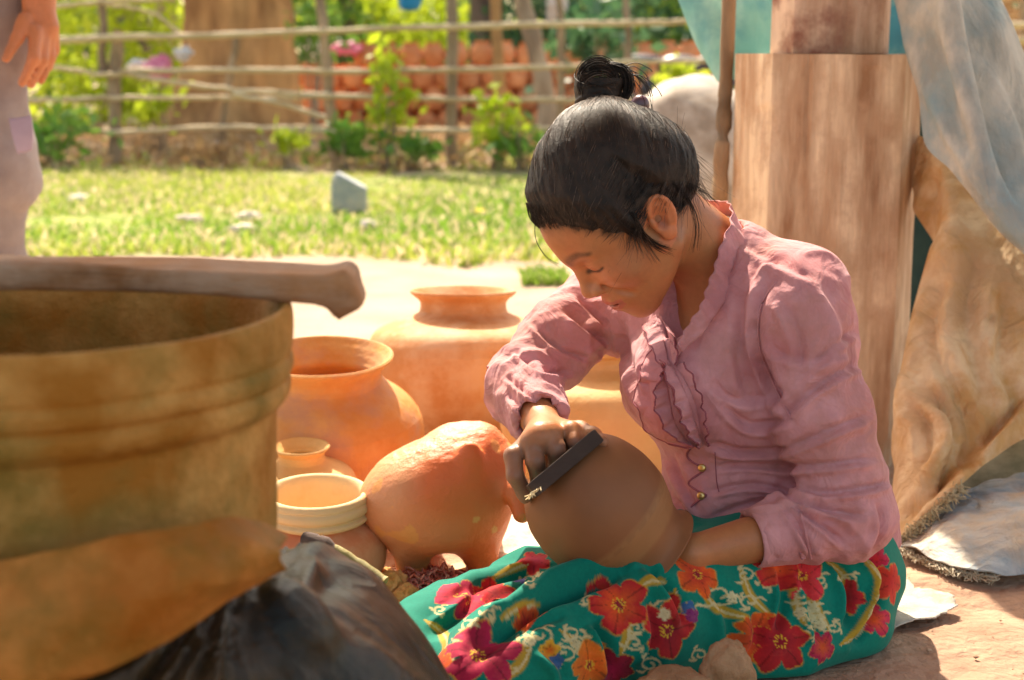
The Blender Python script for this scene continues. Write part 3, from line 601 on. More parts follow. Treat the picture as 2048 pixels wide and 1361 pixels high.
cloth('canvas_sheet', [[(1780, -60, 2.55), (1835, -60, 2.5), (1885, -60, 2.45), (1930, -60, 2.5), (1965, -60, 2.55)],
                       [(1800, 30, 2.55), (1855, 20, 2.47), (1910, 10, 2.42), (1960, 0, 2.48), (2000, 0, 2.55)],
                       [(1838, 170, 2.52), (1890, 150, 2.44), (1945, 110, 2.4), (1998, 90, 2.46), (2045, 110, 2.52)],
                       [(1850, 285, 2.48), (1925, 290, 2.40), (1985, 280, 2.36), (2050, 270, 2.42), (2110, 270, 2.5)],
                       [(1905, 345, 2.42), (1975, 380, 2.36), (2040, 400, 2.33), (2100, 400, 2.4), (2180, 400, 2.45)],
                       [(1985, 440, 2.38), (2040, 480, 2.33), (2110, 520, 2.3), (2180, 540, 2.35), (2260, 540, 2.4)],
                       [(2060, 520, 2.36), (2110, 570, 2.32), (2180, 620, 2.3), (2260, 640, 2.3), (2340, 640, 2.4)]], MT['canvas_blue'],
      'grey blue weathered canvas sheet falling diagonally across the upper right', na=150, nb=110, amp=.006, fr=(9, 9, 2), seed=2,
      extra=creaser([([(1935, -60), (1965, 120), (1995, 250), (2048, 420)], 26, .035), ([(1870, 60), (1930, 230), (2000, 380)], 20, .012), ([(1980, 60), (2030, 180), (2080, 330)], 16, .014), ([(1830, 40), (1870, 160), (1960, 330)], 14, .008)]))
cloth('tan_canvas', [[(1795, 262, 2.72), (1840, 272, 2.68), (1880, 300, 2.62), (1960, 385, 2.55), (2060, 480, 2.5), (2180, 560, 2.5)],
                     [(1838, 420, 2.66), (1868, 430, 2.60), (1905, 455, 2.5), (1980, 500, 2.48), (2060, 560, 2.46), (2180, 620, 2.46)],
                     [(1845, 600, 2.60), (1856, 610, 2.50), (1900, 620, 2.44), (1980, 640, 2.42), (2060, 660, 2.42), (2180, 700, 2.42)],
                     [(1800, 760, 2.50), (1820, 765, 2.42), (1880, 775, 2.36), (1970, 780, 2.38), (2060, 770, 2.40), (2180, 790, 2.40)],
                     [(1790, 900, 2.42), (1812, 905, 2.35), (1870, 890, 2.30), (1960, 860, 2.34), (2060, 840, 2.36), (2180, 850, 2.38)],
                     [(1792, 1085, 2.24), (1815, 1068, 2.22), (1880, 1010, 2.22), (1960, 940, 2.28), (2060, 875, 2.34), (2180, 880, 2.36)]], MT['canvas_tan'],
      'orange tan canvas sheet draped beside the column with frayed lower hem', na=150, nb=125, amp=.006, fr=(8, 8, 4), seed=12, fine=.5,
      extra=creaser([([(1905, 440), (1850, 640), (1800, 900)], 22, -.02), ([(1850, 780), (1905, 830), (1915, 900), (1870, 985)], 17, .028), ([(1830, 810), (1860, 860), (1850, 940)], 14, .014),
                     ([(1890, 740), (1945, 850), (1935, 960)], 16, .018), ([(1960, 500), (1935, 640), (1975, 800)], 20, .012), ([(2020, 560), (2000, 700), (2048, 830)], 18, .012), ([(1880, 330), (1850, 440), (1840, 600)], 10, .012),
                     ([(1800, 1050), (1900, 940), (2048, 800)], 16, .014), ([(1960, 900), (2010, 840), (2048, 790)], 9, .012), ([(1920, 560), (1890, 680), (1920, 760)], 12, -.01), ([(2000, 620), (1970, 720)], 9, -.008)]))
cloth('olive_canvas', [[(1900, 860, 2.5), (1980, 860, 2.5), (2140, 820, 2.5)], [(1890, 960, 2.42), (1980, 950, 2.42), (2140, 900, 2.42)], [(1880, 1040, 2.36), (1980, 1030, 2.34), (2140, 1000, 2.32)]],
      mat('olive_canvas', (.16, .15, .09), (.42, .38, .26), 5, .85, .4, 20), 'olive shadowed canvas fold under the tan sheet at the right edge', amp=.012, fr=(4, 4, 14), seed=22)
cloth('ground_canvas', [[(1800, 1085, 2.24), (1900, 1010, 2.36), (1960, 980, 2.40), (2060, 960, 2.42), (2200, 950, 2.44)],
                        [(1796, 1085, 2.22), (1900, 1030, 2.24), (1980, 1010, 2.22), (2070, 1010, 2.2), (2200, 1010, 2.2)],
                        [(1797, 1092, 2.215), (1900, 1085, 2.15), (1990, 1080, 2.12), (2070, 1080, 2.1), (2200, 1080, 2.1)],
                        [(1800, 1098, 2.19), (1900, 1140, 2.09), (1985, 1155, 2.065), (2070, 1150, 2.075), (2200, 1140, 2.08)]], MT['canvas_grey'],
      'crumpled pale blue grey canvas lying on the dirt at right', amp=.011, fr=(9, 9, 12), seed=31, na=110, nb=130, fine=.7)
# frayed threads on the two hems
def fray(line, name, label, n, lng, seed, col):
    r = np.random.default_rng(seed); L = rs(line, n); S = []
    for k in range(n):
        p = L[k]; q = p + np.array([r.normal() * .3, -.4 - r.random() * .4, -.5 + .5 * r.random()]) * lng; mid = (p + q) / 2 + r.normal(size=3) * lng * .25; S.append(rs([p, mid, q + r.normal(size=3) * lng * .3], 5))
    S = np.array(S); S[..., 2] = np.maximum(S[..., 2], .003); V, F = tubes(S, np.full(S.shape[:2], .0009), 3)
    tag(mk(name, V, F, mat(name + '_fibre', col, rough=.9), base=L[0]), label, 'fringe', kind='stuff')
fray([W(1793, 1083, 2.23), W(1815, 1066, 2.21), W(1880, 1008, 2.21), W(1920, 970, 2.24)], 'frayed_hem', 'frayed pale threads along the hem of the tan canvas', 420, .016, 1, (.55, .45, .28))
fray([W(1800, 1096, 2.19), W(1850, 1118, 2.14), W(1900, 1138, 2.09), W(1985, 1153, 2.065)], 'frayed_edge', 'frayed threads on the front edge of the grey ground canvas', 300, .012, 2, (.55, .48, .36))

# flat cloths she sits on and paper scraps
def flat(name, px, m, label, cat, amp=.002, seed=0, z=.003, nn=40):
    px = [G(u, v, z) for u, v in px]; c = np.mean(px, 0); V = [c]; F = []
    q_ = px + [px[0]]; P = np.array([q_[i] * (1 - t) + q_[i + 1] * t for i in range(len(px)) for t in np.arange(12) / 12.]); k = len(P); rings = 10; V = []
    rr = np.random.default_rng(seed); jag = 1 + .022 * rr.normal(size=k)
    for q in range(rings + 1): V.append(c + (P - c) * (q / rings) * (jag[:, None] if q == rings else 1))
    V = np.array(V).reshape(-1, 3); V[:, 2] = z + .002 + amp * (1 + fbm(V, 25, 2, seed))
    i, j = np.meshgrid(np.arange(rings), np.arange(k), indexing='ij'); j2 = (j + 1) % k
    F = np.stack([i * k + j, (i + 1) * k + j, (i + 1) * k + j2, i * k + j2], -1).reshape(-1, 4); V, F = thick(V, F, .0018)
    return tag(mk(name, V, F, m, base=c), label, cat)
MT['sack'] = mat('woven_sack', (.40, .35, .28), (.58, .52, .45), 20, .85, .5, 90)
MT['newsp'] = mat('grey_cloth', (.34, .34, .36), (.44, .43, .42), 15, .9, .3, 60)
flat('ground_mat', [(1600, 1300), (1700, 1180), (1790, 1150), (1830, 1185), (1905, 1205), (1915, 1222), (1870, 1240), (1800, 1255), (1735, 1285), (1680, 1312)], MT['sack'], 'torn white woven sack mat poking out behind her skirt', 'mat', .004, 3)
flat('work_cloth', [(930, 1160), (955, 1100), (985, 1040), (1075, 1020), (1120, 1040), (1120, 1110), (1060, 1150), (1000, 1165)], mat('cream_cloth', (.58, .50, .38), (.70, .64, .54), 12, .85, .4, 40), 'crumpled cream cloth on the ground between clay animal and pot', 'cloth', .012, 8)

# ------------------------------------------------------------------ jars on the yard
def scl(d): return FPX / d
def jar(u, d, prof, m, name, label, tilt=(0, 0, 1), rimh=None, wob=.0015, seed=1, grp=None):
    b = np.array([W(u, 680, d)[0], d, .0]); t = empty(name, b, label, 'jar' if 'jar' in name else 'pot', grp)
    V, F = lathe(prof, b, tilt, 120, wob, seed, 8, .00028); V[:, 2] = np.maximum(V[:, 2], .0); mk('body', V, F, m, t); return t
MT['j1'] = mat('sunbaked_clay', (.56, .24, .085), (.65, .33, .14), 9, .75, .25, 80, .25, c3=(.68, .42, .25), s3=9, detail=10)
MT['j2'] = mat('orange_clay', (.62, .25, .055), (.70, .36, .12), 9, .7, .25, 80, .3, c3=(.56, .28, .15), s3=11, detail=10)
MT['j3'] = mat('yellow_clay', (.66, .38, .13), (.74, .47, .20), 9, .7, .25, 80, .3, c3=(.72, .42, .18), s3=11, detail=10)
MT['j4'] = mat('cream_clay', (.72, .52, .26), (.78, .60, .36), 8, .75, .15, 80, .3, c3=(.72, .46, .2), s3=8)
MT['j5'] = mat('rosy_clay', (.62, .22, .10), (.70, .32, .16), 8, .7, .12, 80, .3, c3=(.70, .40, .24), s3=8)
def jarprof(R, rn, rr, zr, zn, zb, tr=.007):      # belly radius, neck r, rim r, rim z, neck z, belly z
    return [(0, .002), (R * .55, .002), (R * .82, zb * .35), (R * .97, zb * .75), (R, zb), (R * .98, zb + (zn - zb) * .35), (R * .86, zb + (zn - zb) * .68), (rn * 1.12, zn - (zn - zb) * .06), (rn, zn + (zr - zn) * .15),
            (rn * 1.01, zn + (zr - zn) * .5), (rr * .96, zr - tr * 1.2), (rr, zr - tr * .5), (rr - .002, zr), (rr - tr, zr - tr * .3), (rn - .008, zn + (zr - zn) * .4), (rn - .009, zn), (R * .84, zn - (zn - zb) * .5), (R * .93, zb), (R * .7, zb * .4), (0, .012)]
jar(925, 2.78, jarprof(.185, .082, .100, .292, .252, .155), MT['j1'], 'water_jar', 'largest round clay jar with sunlit shoulder, rim level with her chin', tilt=(0, .07, 1), seed=3)
jar(640, 2.33, jarprof(.158, .094, .113, .262, .215, .125), MT['j2'], 'water_jar', 'orange clay jar with wide open mouth just right of the big vat', tilt=(0, -.10, 1), seed=5)
jar(1200, 2.45, jarprof(.165, .080, .092, .252, .222, .135), MT['j3'], 'water_jar', 'yellow orange clay jar behind her bent arm with shadow on its shoulder', seed=9)
jar(592, 2.13, jarprof(.082, .034, .042, .163, .142, .085, .004), MT['j3'], 'small_jar', 'small narrow necked jar half hidden by the vat edge', tilt=(0, -.06, 1), seed=12)
t = empty('ringed_jar', np.array([W(622, 680, 1.97)[0], 1.97, 0]), 'rosy clay jar with double ringed cream rim beside the vat foot', 'jar'); b = ORG[t]
V, F = lathe([(0, .002), (.06, .004), (.088, .03), (.092, .06), (.083, .085), (.066, .098), (.06, .104)], b, (0, -.08, 1), 96, .001, 3); mk('body', V, F, MT['j5'], t)
V, F = lathe([(.058, .100), (.070, .104), (.0735, .110), (.069, .1145), (.0735, .119), (.0745, .126), (.0715, .131), (.0725, .1335), (.071, .139), (.067, .1415), (.062, .139), (.0585, .130), (.057, .105), (.056, .09), (.050, .05), (0, .02)], b, (0, -.08, 1), 96, .0008, 4); mk('rim', V, F, MT['j4'], t)

# ------------------------------------------------------------------ clay animal
def pig():
    D0 = 2.05; w = lambda u, v, d=D0: W(u, v, d); s = D0 / FPX
    body_c = w(858, 990); 
    def f(P):
        d = ell(P, w(845, 985), np.array([132, 115, 98]) * s, np.array([[.93, 0, .37], [0, 1, 0], [-.37, 0, .93]]).T @ np.eye(3))
        d = smin(d, ell(P, w(930, 950), np.array([80, 88, 78]) * s), .05)
        d = smin(d, ell(P, w(885, 1045), np.array([95, 80, 55]) * s), .04)
        d = smin(d, cone(P, w(965, 915), w(1010, 935), .040, .026), .04)                     # head
        d = smin(d, chain(P, [w(1008, 945, 2.03), w(1034, 985, 2.0), w(1044, 1028, 1.985)], [.022, .016, .013], .01), .02)   # snout / trunk
        d = smin(d, cone(P, w(905, 890), w(955, 884), .020, .012), .03)                       # ridge of the head
        for uu, vv, dd in ((815, 1128, 2.0), (845, 1105, 2.13), (965, 1115, 2.0), (975, 1088, 2.12)):
            top = w(uu + (12 if uu < 900 else -22), 1000, 2.05); g = G(uu, vv); g = np.array([w(uu, vv, dd)[0], dd, .0])
            d = smin(d, cone(P, top, g + np.array([0, 0, .008]), .042, .020), .032)
        for sg, dd in ((1, 1.99), (-1, 2.11)):
            d = smin(d, ell(P, w(940, 925, dd), np.array([26, 16, 40]) * s, None), .012)   # ears laid against the head
        d = np.maximum(d, .001 - P[:, 2])
        return d
    X = axis(-.25, .04, .003); Y = axis(1.82, 2.16, .003); Z = axis(-.004, .245, .003)
    V, F = surf(f, X, Y, Z); N = normals(V, F); 
    u, v, d = proj(V); V = V + N * (.0008 * fbm(V, 20, 3, 3) + .0006 * ridged(V * np.array([1, 1, 1]) @ np.array([[.9, 0, .3], [0, 1, 0], [-2, 0, 2.]]), 60, 4) * (v < 930))[:, None]
    n = fbm(V, 14, 3, 9)[:, None]; up = np.clip(fbm(V, 6, 2, 20)[:, None] * 1.4, 0, 1)
    col = np.array([.74, .165, .042]) * (1 + .12 * n) * (1 - up) + up * np.array([.72, .30, .13]); sp = (noise(V, 45, 8) > .62)[:, None]; col = np.where(sp, np.array([.80, .34, .10]), col)
    t = empty('clay_animal', (w(870, 1100)[0], 2.05, 0), 'orange unglazed clay animal figure with curled snout behind the hand', 'figurine')
    mk('body', V, F, mat('rubbed_clay', (0, 0, 0), vcol=True, rough=.42, spec=.4, bump=.35, bscale=70), t, col=col)
    V, F = lathe([(0, 0), (.006, 0), (.0075, .002), (.006, .004), (.003, .003), (0, .002)], w(1000, 908, 2.02), (-.1, -1, .2), 20, sub=2); mk('eye', V, F, MT['j1'], t)
pig()
# odds and ends at its feet: wooden scoop, clay lumps, shredded fibre, wood wedge
V, F = pole([W(618, 1082, 1.86), W(690, 1112, 1.86), W(770, 1165, 1.84)], .008, .0075, 14, 10, wob=.0015)
sc = empty('wooden_stick', G(770, 1175), 'olive brown wooden stick slanting below the ringed jar rim', 'stick'); mk('shaft', V, F, mat('olive_wood', (.22, .18, .06), (.36, .30, .12), 8, .6, .3, 40, stretch=(1, .3, 1)), sc)
V, F = pole([W(612, 1080, 1.86), W(640, 1088, 1.86), W(655, 1098, 1.86)], .011, .012, 8, 10, wob=.003); mk('knob', V, F, MT['bark_d'], sc)
MT['lump'] = mat('yellow_clay_lump', (.62, .32, .08), (.78, .50, .20), 20, .85, .5, 60)
for u, v, s, q in ((785, 1180, .020, 1), (812, 1196, .016, 2), (772, 1152, .012, 3), (836, 1206, .011, 4), (804, 1166, .010, 5)):
    g = G(u, v + 14); blob('clay_lump', (g[0], g[1], s * .8), (s, s, s * .9), MT['lump'], ['', 'biggest ochre clay lump at the end of the olive stick', 'ochre clay lump next to the red fibre', 'small ochre lump on the upper side of the heap', 'tiny ochre lump touching the skirt', 'small round ochre lump in the middle of the heap'][q], 'clay lump', q, .25, 2.5)
r = np.random.default_rng(8); S = []
g0 = G(878, 1182)
for k in range(260):
    p = g0 + np.array([r.normal() * .020, r.normal() * .022, .004 + .012 * r.random()]); a = r.normal(size=3) * .008; b2 = r.normal(size=3) * .007; S.append(rs([p, p + a, p + a + b2, p + b2], 7))
S = np.array(S); S[..., 2] = np.maximum(S[..., 2], .002); V, F = tubes(S, np.full(S.shape[:2], .0016), 4)
tag(mk('red_fibre', V, F, mat('red_fibre', (.62, .14, .08), (.80, .36, .28), 60, .8), base=g0), 'heap of curly red shredded fibre beside the skirt', 'fibre', kind='stuff')
def wedge(name, px, h, m, label, cat):
    P = [G(u, v, 0) for u, v in px]; n = len(P); V = np.array(P + [p + (np.mean(P, 0) - p) * .05 + np.array([0, 0, h]) for p in P]); F = [list(range(n))[::-1], list(range(n, 2 * n))] + [[i, (i + 1) % n, n + (i + 1) % n, n + i] for i in range(n)]
    o = tag(mk(name, V, F, m, base=np.mean(P, 0), smooth=False), label, cat); bv = o.modifiers.new('b', 'BEVEL'); bv.width = .0015; bv.segments = 2
MT['block'] = mat('pale_wood_block', (.60, .40, .20), (.72, .52, .30), 6, .7, .3, 40, stretch=(.2, 1, 1))
wedge('wood_block', [(930, 1150), (1050, 1130), (1062, 1148), (952, 1182)], .016, MT['block'], 'pale wooden wedge on the ground under the clay animal', 'block')
wedge('wood_chip', [(880, 1142), (925, 1130), (935, 1142), (890, 1155)], .006, MT['block'], 'thin wood chip between the legs of the clay animal', 'wood chip')
# pale clay lumps in front of the skirt
MT['lump2'] = mat('dusty_clay_lump', (.36, .20, .10), (.52, .32, .18), 22, .9, .9, 60)
for u, v, d, rr, q, lab in ((1455, 1345, 1.62, (.030, .03, .034), 3, 'upright rounded dusty clay lump at the bottom edge before the skirt'), (1345, 1385, 1.60, (.045, .04, .024), 4, 'flat broad dusty clay lump left of the upright one')):
    c = W(u, v, d); blob('dusty_lump', (c[0], c[1], max(c[2], rr[2] * .7)), rr, MT['lump2'], lab, 'clay lump', q, .13, 2.4)

# ------------------------------------------------------------------ the big vat on its covered stand (foreground left)
vc = np.array([W(58, 600, 1.15)[0], 1.13, 0.]); vat = empty('clay_vat', vc + np.array([0, 0, .27]), 'big mottled olive brown clay vat filling the left foreground', 'vat')
MT['vat'] = mat('mottled_vat_clay', (.36, .14, .016), (.58, .30, .08), 10, .65, .9, 30, .18, c3=(.24, .145, .025), s3=9, bdist=.008)
V, F = lathe([(0, .275), (.16, .275), (.178, .29), (.184, .34), (.186, .40), (.187, .438), (.192, .446), (.197, .452), (.1985, .460), (.1965, .466), (.200, .471), (.201, .478), (.1985, .484), (.2005, .490), (.2015, .505), (.2005, .5165), (.1975, .5205), (.193, .5185), (.188, .505), (.184, .46), (.178, .40), (.170, .31), (.15, .292), (0, .29)], vc, (0, 0, 1), 120, .0022, 7)
mk('body', V, F, MT['vat'], vat)
MT['bark'] = mat('weathered_board', (.15, .062, .022), (.44, .20, .075), 14, .8, 1.0, 34, stretch=(.2, 1, 1), c3=(.44, .28, .18), s3=7, bdist=.008)
def board():
    def f(P):
        x0, y0 = -.62, 1.25; q = P.copy(); 
        a = np.array([-.62, 1.25, .5395], F32); zc = .5365 + .006 * np.sin((P[:, 0] + .6) * 8) - .006 * np.clip(P[:, 0] + .25, 0, 1) * 4
        hx_, hy, hz = .50, .030, .008
        dx = np.abs(P[:, 0] - (-.628)) - hx_; dy = np.abs(P[:, 1] - 1.18) - hy; dz = np.abs(P[:, 2] - zc) - hz
        o = np.sqrt(np.maximum(dx, 0) ** 2 + np.maximum(dy, 0) ** 2 + np.maximum(dz, 0) ** 2) + np.minimum(np.maximum(dx, np.maximum(dy, dz)), 0) - .004
        lq = np.abs((P - np.array([-.134, 1.18, .527], F32)) @ np.array([[.88, 0, -.47], [0, 1, 0], [.47, 0, .88]], F32)) - np.array([.010, .027, .014], F32); lip = ln(np.maximum(lq, 0)) + np.minimum(lq.max(1), 0) - .003
        d = smin(o, lip, .008); return d + .004 * noise(P * np.array([.5, 1.2, 1.2]), 16, 3) + .0012 * noise(P * np.array([.2, 1.2, 1.2]), 90, 5)
    V, F = surf(f, axis(-1.15, -.08, .005), axis(1.10, 1.30, .005), axis(.46, .59, .003)); tag(mk('old_board', V, F, MT['bark'], base=(-.6, 1.25, .52)), 'weathered brown board with curled end laid across the vat mouth', 'board')
board()
def stand():
    c = np.array([vc[0], 1.16, 0]); 
    f = lambda P: smax(ln(P[:, :2] - c[:2]) - .21, np.abs(P[:, 2] - .12) - .12, .03)
    # an orange stained leather-like wrap in a thick roll round the foot of the vat
    def g(P):
        q = P - c; ang = np.arctan2(q[:, 0], -q[:, 1]); rad = ln(q[:, :2]); 
        zt = .335 - .03 * np.cos(ang) + .05 * np.sin(ang - .25); zt = .285 + .055 * np.clip(np.sin(ang * .9), -1, 1) 
        zb = .215 + .11 * np.clip(np.sin(ang * .95), -1, 1) - .0
        zc = (zt + zb) / 2; hz = np.maximum((zt - zb) / 2, .01)
        dr = np.abs(rad - (.205 + .012 * np.sin(ang * 3 + 1))) - .014; dz = np.abs(P[:, 2] - zc) - hz
        d = smax(dr, dz, .016) 
        d = smax(d, -(q[:, 1] - .12) * -1, .02)
        return d + .006 * noise(P, 10, 5)
    def vd(u, k):                # depth of the vat's front wall (plus k) under the pixel column u
        d = 1.12
        for _ in range(4): x = (u - 58) / FPX * d; d = 1.15 - math.sqrt(max(.0, (.192 + k) ** 2 - x * x)) if abs(x) < .192 + k else 1.15
        return d
    us = [-160, -40, 80, 200, 300, 390, 460, 520, 556]; rows = []
    for f_ in (0, .25, .5, .75, 1.0):
        row = []
        for i, u in enumerate(us):
            tv = [1165, 1145, 1122, 1100, 1085, 1058, 1034, 1050, 1092][i]; bv_ = [1420, 1395, 1360, 1322, 1285, 1236, 1190, 1148, 1118][i]
            row.append(W(u, tv + (bv_ - tv) * f_, vd(u, .008 + .022 * math.sin(f_ * 2.9))))
        rows.append(row)
    V, F = grid(sheet(rows, 60, 150)); N = normals(V, F); V = V + N * (.006 * ridged(V * np.array([.5, .5, 1.6]), 14, 4) + .004 * fbm(V, 18, 3, 5))[:, None]; V, F = thick(V, F, .006)
    tag(mk('leather_wrap', V, F, mat('stained_leather', (.38, .115, .010), (.56, .21, .04), 10, .6, .8, 26, .2, c3=(.22, .11, .012), s3=9, detail=10), base=c + np.array([0, -.2, .1])), 'orange brown stained wrap folded round the foot of the vat', 'wrap')
    V, F = lathe([(0, 0), (.16, 0), (.19, .02), (.195, .25), (.18, .272), (0, .273)], c, (0, 0, 1), 60, .004, 3)
    tag(mk('vat_stand', V, F, MT['bark_d'], base=c), 'dark round stump stand carrying the big vat', 'stand')
    b = W(600, 1420, 1.33)
    def h(P):
        d = ell(P, W(600, 1475, 1.34), (.125, .16, .145)); d = smin(d, ell(P, W(330, 1500, 1.22), (.22, .20, .15)), .05)
        d = smin(d, ell(P, W(60, 1560, 1.15), (.26, .2, .12)), .05); d = smin(d, ell(P, W(640, 1640, 1.3), (.16, .17, .12)), .05)
        d = smin(d, cone(P, W(570, 1240, 1.32), W(700, 1400, 1.33), .03, .05), .05)
        d = smin(d, chain(P, [W(-150, 1590, .97), W(0, 1525, .985), W(240, 1450, 1.0), W(500, 1325, 1.10)], [.055, .055, .055, .05], .02), .03)
        d = smin(d, cone(P, W(-100, 1760, 1.0), W(520, 1560, 1.12), .10, .10), .04)
        return np.maximum(d, .002 - P[:, 2])
    V, F = surf(h, axis(-.75, .06, .005), axis(.80, 1.6, .005), axis(-.004, .4, .005)); N = normals(V, F)
    A = V - np.array([-.2, 1.34, .34]); ang = np.arctan2(A[:, 2], A[:, 0]); Q = np.stack([ang * 3.2, ln(A) * 5, A[:, 1] * 5], 1)
    V = V + N * (.014 * ridged(Q, 1., 2) + .005 * ridged(Q, 2.3, 3) + .002 * fbm(V, 22, 2, 5))[:, None]; V[:, 2] = np.maximum(V[:, 2], .002)
    tag(mk('plastic_sheet', V, F, mat('dark_plastic', (.010, .008, .004), (.055, .030, .012), 12, .38, .35, 30, .25, c3=(.05, .034, .022), s3=14, b2=(9, .6, .02)), base=(-.3, 1.3, 0)), 'dark crumpled plastic sheet heaped around the stand at bottom left', 'plastic sheet')
stand()
# ------------------------------------------------------------------ the seated woman
Fh = np.array([-.572, -.247, -.78]); Uh = np.array([-.74, -.25, .622]); Fh /= np.linalg.norm(Fh); Uh -= Fh * (Fh @ Uh); Uh /= np.linalg.norm(Uh); Lh = np.cross(Uh, Fh)
RH = np.stack([Fh, Lh, Uh], 1); TH = np.array([.1468, 1.8119, .5184]); SH = .985
def HL(P): return ((P - TH.astype(P.dtype)) @ RH.astype(P.dtype)) / SH          # world -> head
def HW(p): return (np.asarray(p, float) * SH) @ RH.T + TH                        # head -> world
a_ = np.array
BUN = HL(W(1203, 232, 1.858)[None])[0]                    # where the hair is gathered (head frame)
def hairline(P):
    x, y, z = P[:, 0], np.abs(P[:, 1]), P[:, 2]
    line = np.interp(x, [-.12, -.075, -.040, -.026, .008, .020, .033, .050, .070, .085, .10], [-.064, -.054, -.024, .036, .036, -.002, .034, .066, .088, .100, .104]).astype(F32) - .012 * np.clip((y - .045) / .03, 0, 1) * (x > .03)
    return z - line + .004 * noise(P * a_([1, 1, .3]), 120, 3)
def head_sdf(P):            # head frame: x forward, y her left, z up; metres
    Y = P.copy(); Y[:, 1] = np.abs(Y[:, 1])
    d = ell(P, (-.008, 0, .052), (.090, .073, .082))
    d = smin(d, ell(P, (.034, 0, .040), (.052, .062, .062)), .03)
    d = smin(d, ell(P, (.036, 0, -.012), (.050, .055, .055)), .03)
    d = smin(d, cone(Y, (.004, .050, -.034), (.064, .012, -.068), .017, .017), .035)
    d = smin(d, cone(P, (.076, 0, -.072), (.070, 0, -.070), .0135), .018)
    d = smin(d, ell(Y, (.056, .035, -.004), (.027, .024, .023)), .018)          # cheek
    d = smin(d, cone(Y, (.0805, .004, .040), (.068, .040, .042), .008, .007), .014)  # brow
    # sockets
    e = ell(Y, (.098, .031, .022), (.019, .018, .0125)); d = smax(d, -e, .012)
    d = smin(d, ell(Y, (.0715, .0305, .0235), (.0135, .0165, .0125)), .005)      # lidded eyeball
    # nose
    n = chain(P, [(.080, 0, .034), (.090, 0, .014), (.101, 0, -.004)], [.0065, .0072, .0098], .006)
    n = smin(n, ell(Y, (.093, .0125, -.008), (.0115, .0075, .0075)), .006)
    n = smax(n, -ell(Y, (.099, .006, -.0165), (.006, .0036, .005)), .002)
    d = smin(d, n, .009)
    # muzzle and lips
    d = smin(d, ell(P, (.076, 0, -.040), (.022, .028, .022)), .018)
    up = chain(Y, [(.0955, 0, -.0335), (.0925, .010, -.0335), (.080, .0245, -.0375)], [.0054, .0060, .0030], .003)
    lo = chain(Y, [(.0935, 0, -.0450), (.0905, .010, -.0445), (.080, .0235, -.0395)], [.0068, .0064, .0030], .003)
    d = smin(d, up, .003); d = smin(d, lo, .003)
    d = smax(d, -ell(P, (.0995, 0, -.0392), (.014, .020, .0024)), .0012)
    # smile fold beside the nose and mouth
    d = smax(d, -chain(Y, [(.0885, .0185, -.008), (.0825, .029, -.024), (.076, .035, -.038)], [.0016, .0032, .0022], .003), .007)
    # ears
    th = .42; c, s = math.cos(th), math.sin(th)
    for sg in (1, -1):
        q = P - a_([-.010, .0755 * sg, .006], P.dtype); q = q * a_([1, sg, 1], P.dtype)
        x = q[:, 0] * c + q[:, 2] * s; z = -q[:, 0] * s + q[:, 2] * c; y = q[:, 1] + .36 * x           # flares out behind
        Q = np.stack([x, y, z], 1)
        lobe = ell(Q, (.000, 0, -.001), (.0155, .0040, .0255))
        ear = smax(lobe, -ell(Q, (.0035, .0060, -.001), (.0095, .0085, .0160)), .003)
        hel = [( .0125 * math.cos(t) + (.001 if t < 3 else 0), .0015, .004 + .0255 * math.sin(t)) for t in np.linspace(-.1, 4.1, 11)]; hel = [(-p[0] if 0 else p[0], p[1], p[2]) for p in hel]
        hel = [(.0127 * math.cos(t), .0024, .0040 + .0206 * math.sin(t)) for t in np.linspace(.15, 3.9, 12)]
        ear = smin(ear, chain(Q, hel, [.0028] + [.0036] * 10 + [.0030], .001), .0025)
        ear = smin(ear, chain(Q, [(-.006, .0015, .018), (-.0075, .0018, .004), (-.004, .0018, -.011)], [.0020, .0026, .0022], .001), .0025)   # antihelix
        ear = smin(ear, ell(Q, (.0005, .0005, -.0235), (.0085, .0045, .0085)), .004)
        ear = smin(ear, ell(Q, (.0125, .002, -.004), (.004, .0035, .006)), .003)                              # tragus
        d = smin(d, ear, .004)
    return d
# joints
NB = W(1445, 520, 1.875)
SHn, ELn, WRn = W(1590, 625, 1.80), W(1692, 1035, 1.80), W(1385, 1106, 1.745)
SHf, ELf, WRf = W(1190, 612, 2.02), W(1042, 775, 1.925), W(1092, 862, 1.775)
PEL, WST, CHS, UPC = W(1600, 1125, 1.95), W(1572, 960, 1.945), W(1510, 770, 1.93), W(1462, 640, 1.905)
# right (far) hand gripping the beater
KN = [W(1142, 862, 1.715), W(1102, 866, 1.705), W(1062, 884, 1.70), W(1026, 912, 1.70)]
PI = [W(1152, 884, 1.705), W(1112, 898, 1.695), W(1070, 922, 1.69), W(1030, 952, 1.69)]
TI = [W(1152, 902, 1.715), W(1114, 930, 1.708), W(1078, 960, 1.705), W(1048, 985, 1.702)]
T2 = [W(1146, 915, 1.722), W(1108, 942, 1.716), W(1074, 970, 1.712), W(1050, 996, 1.706)]
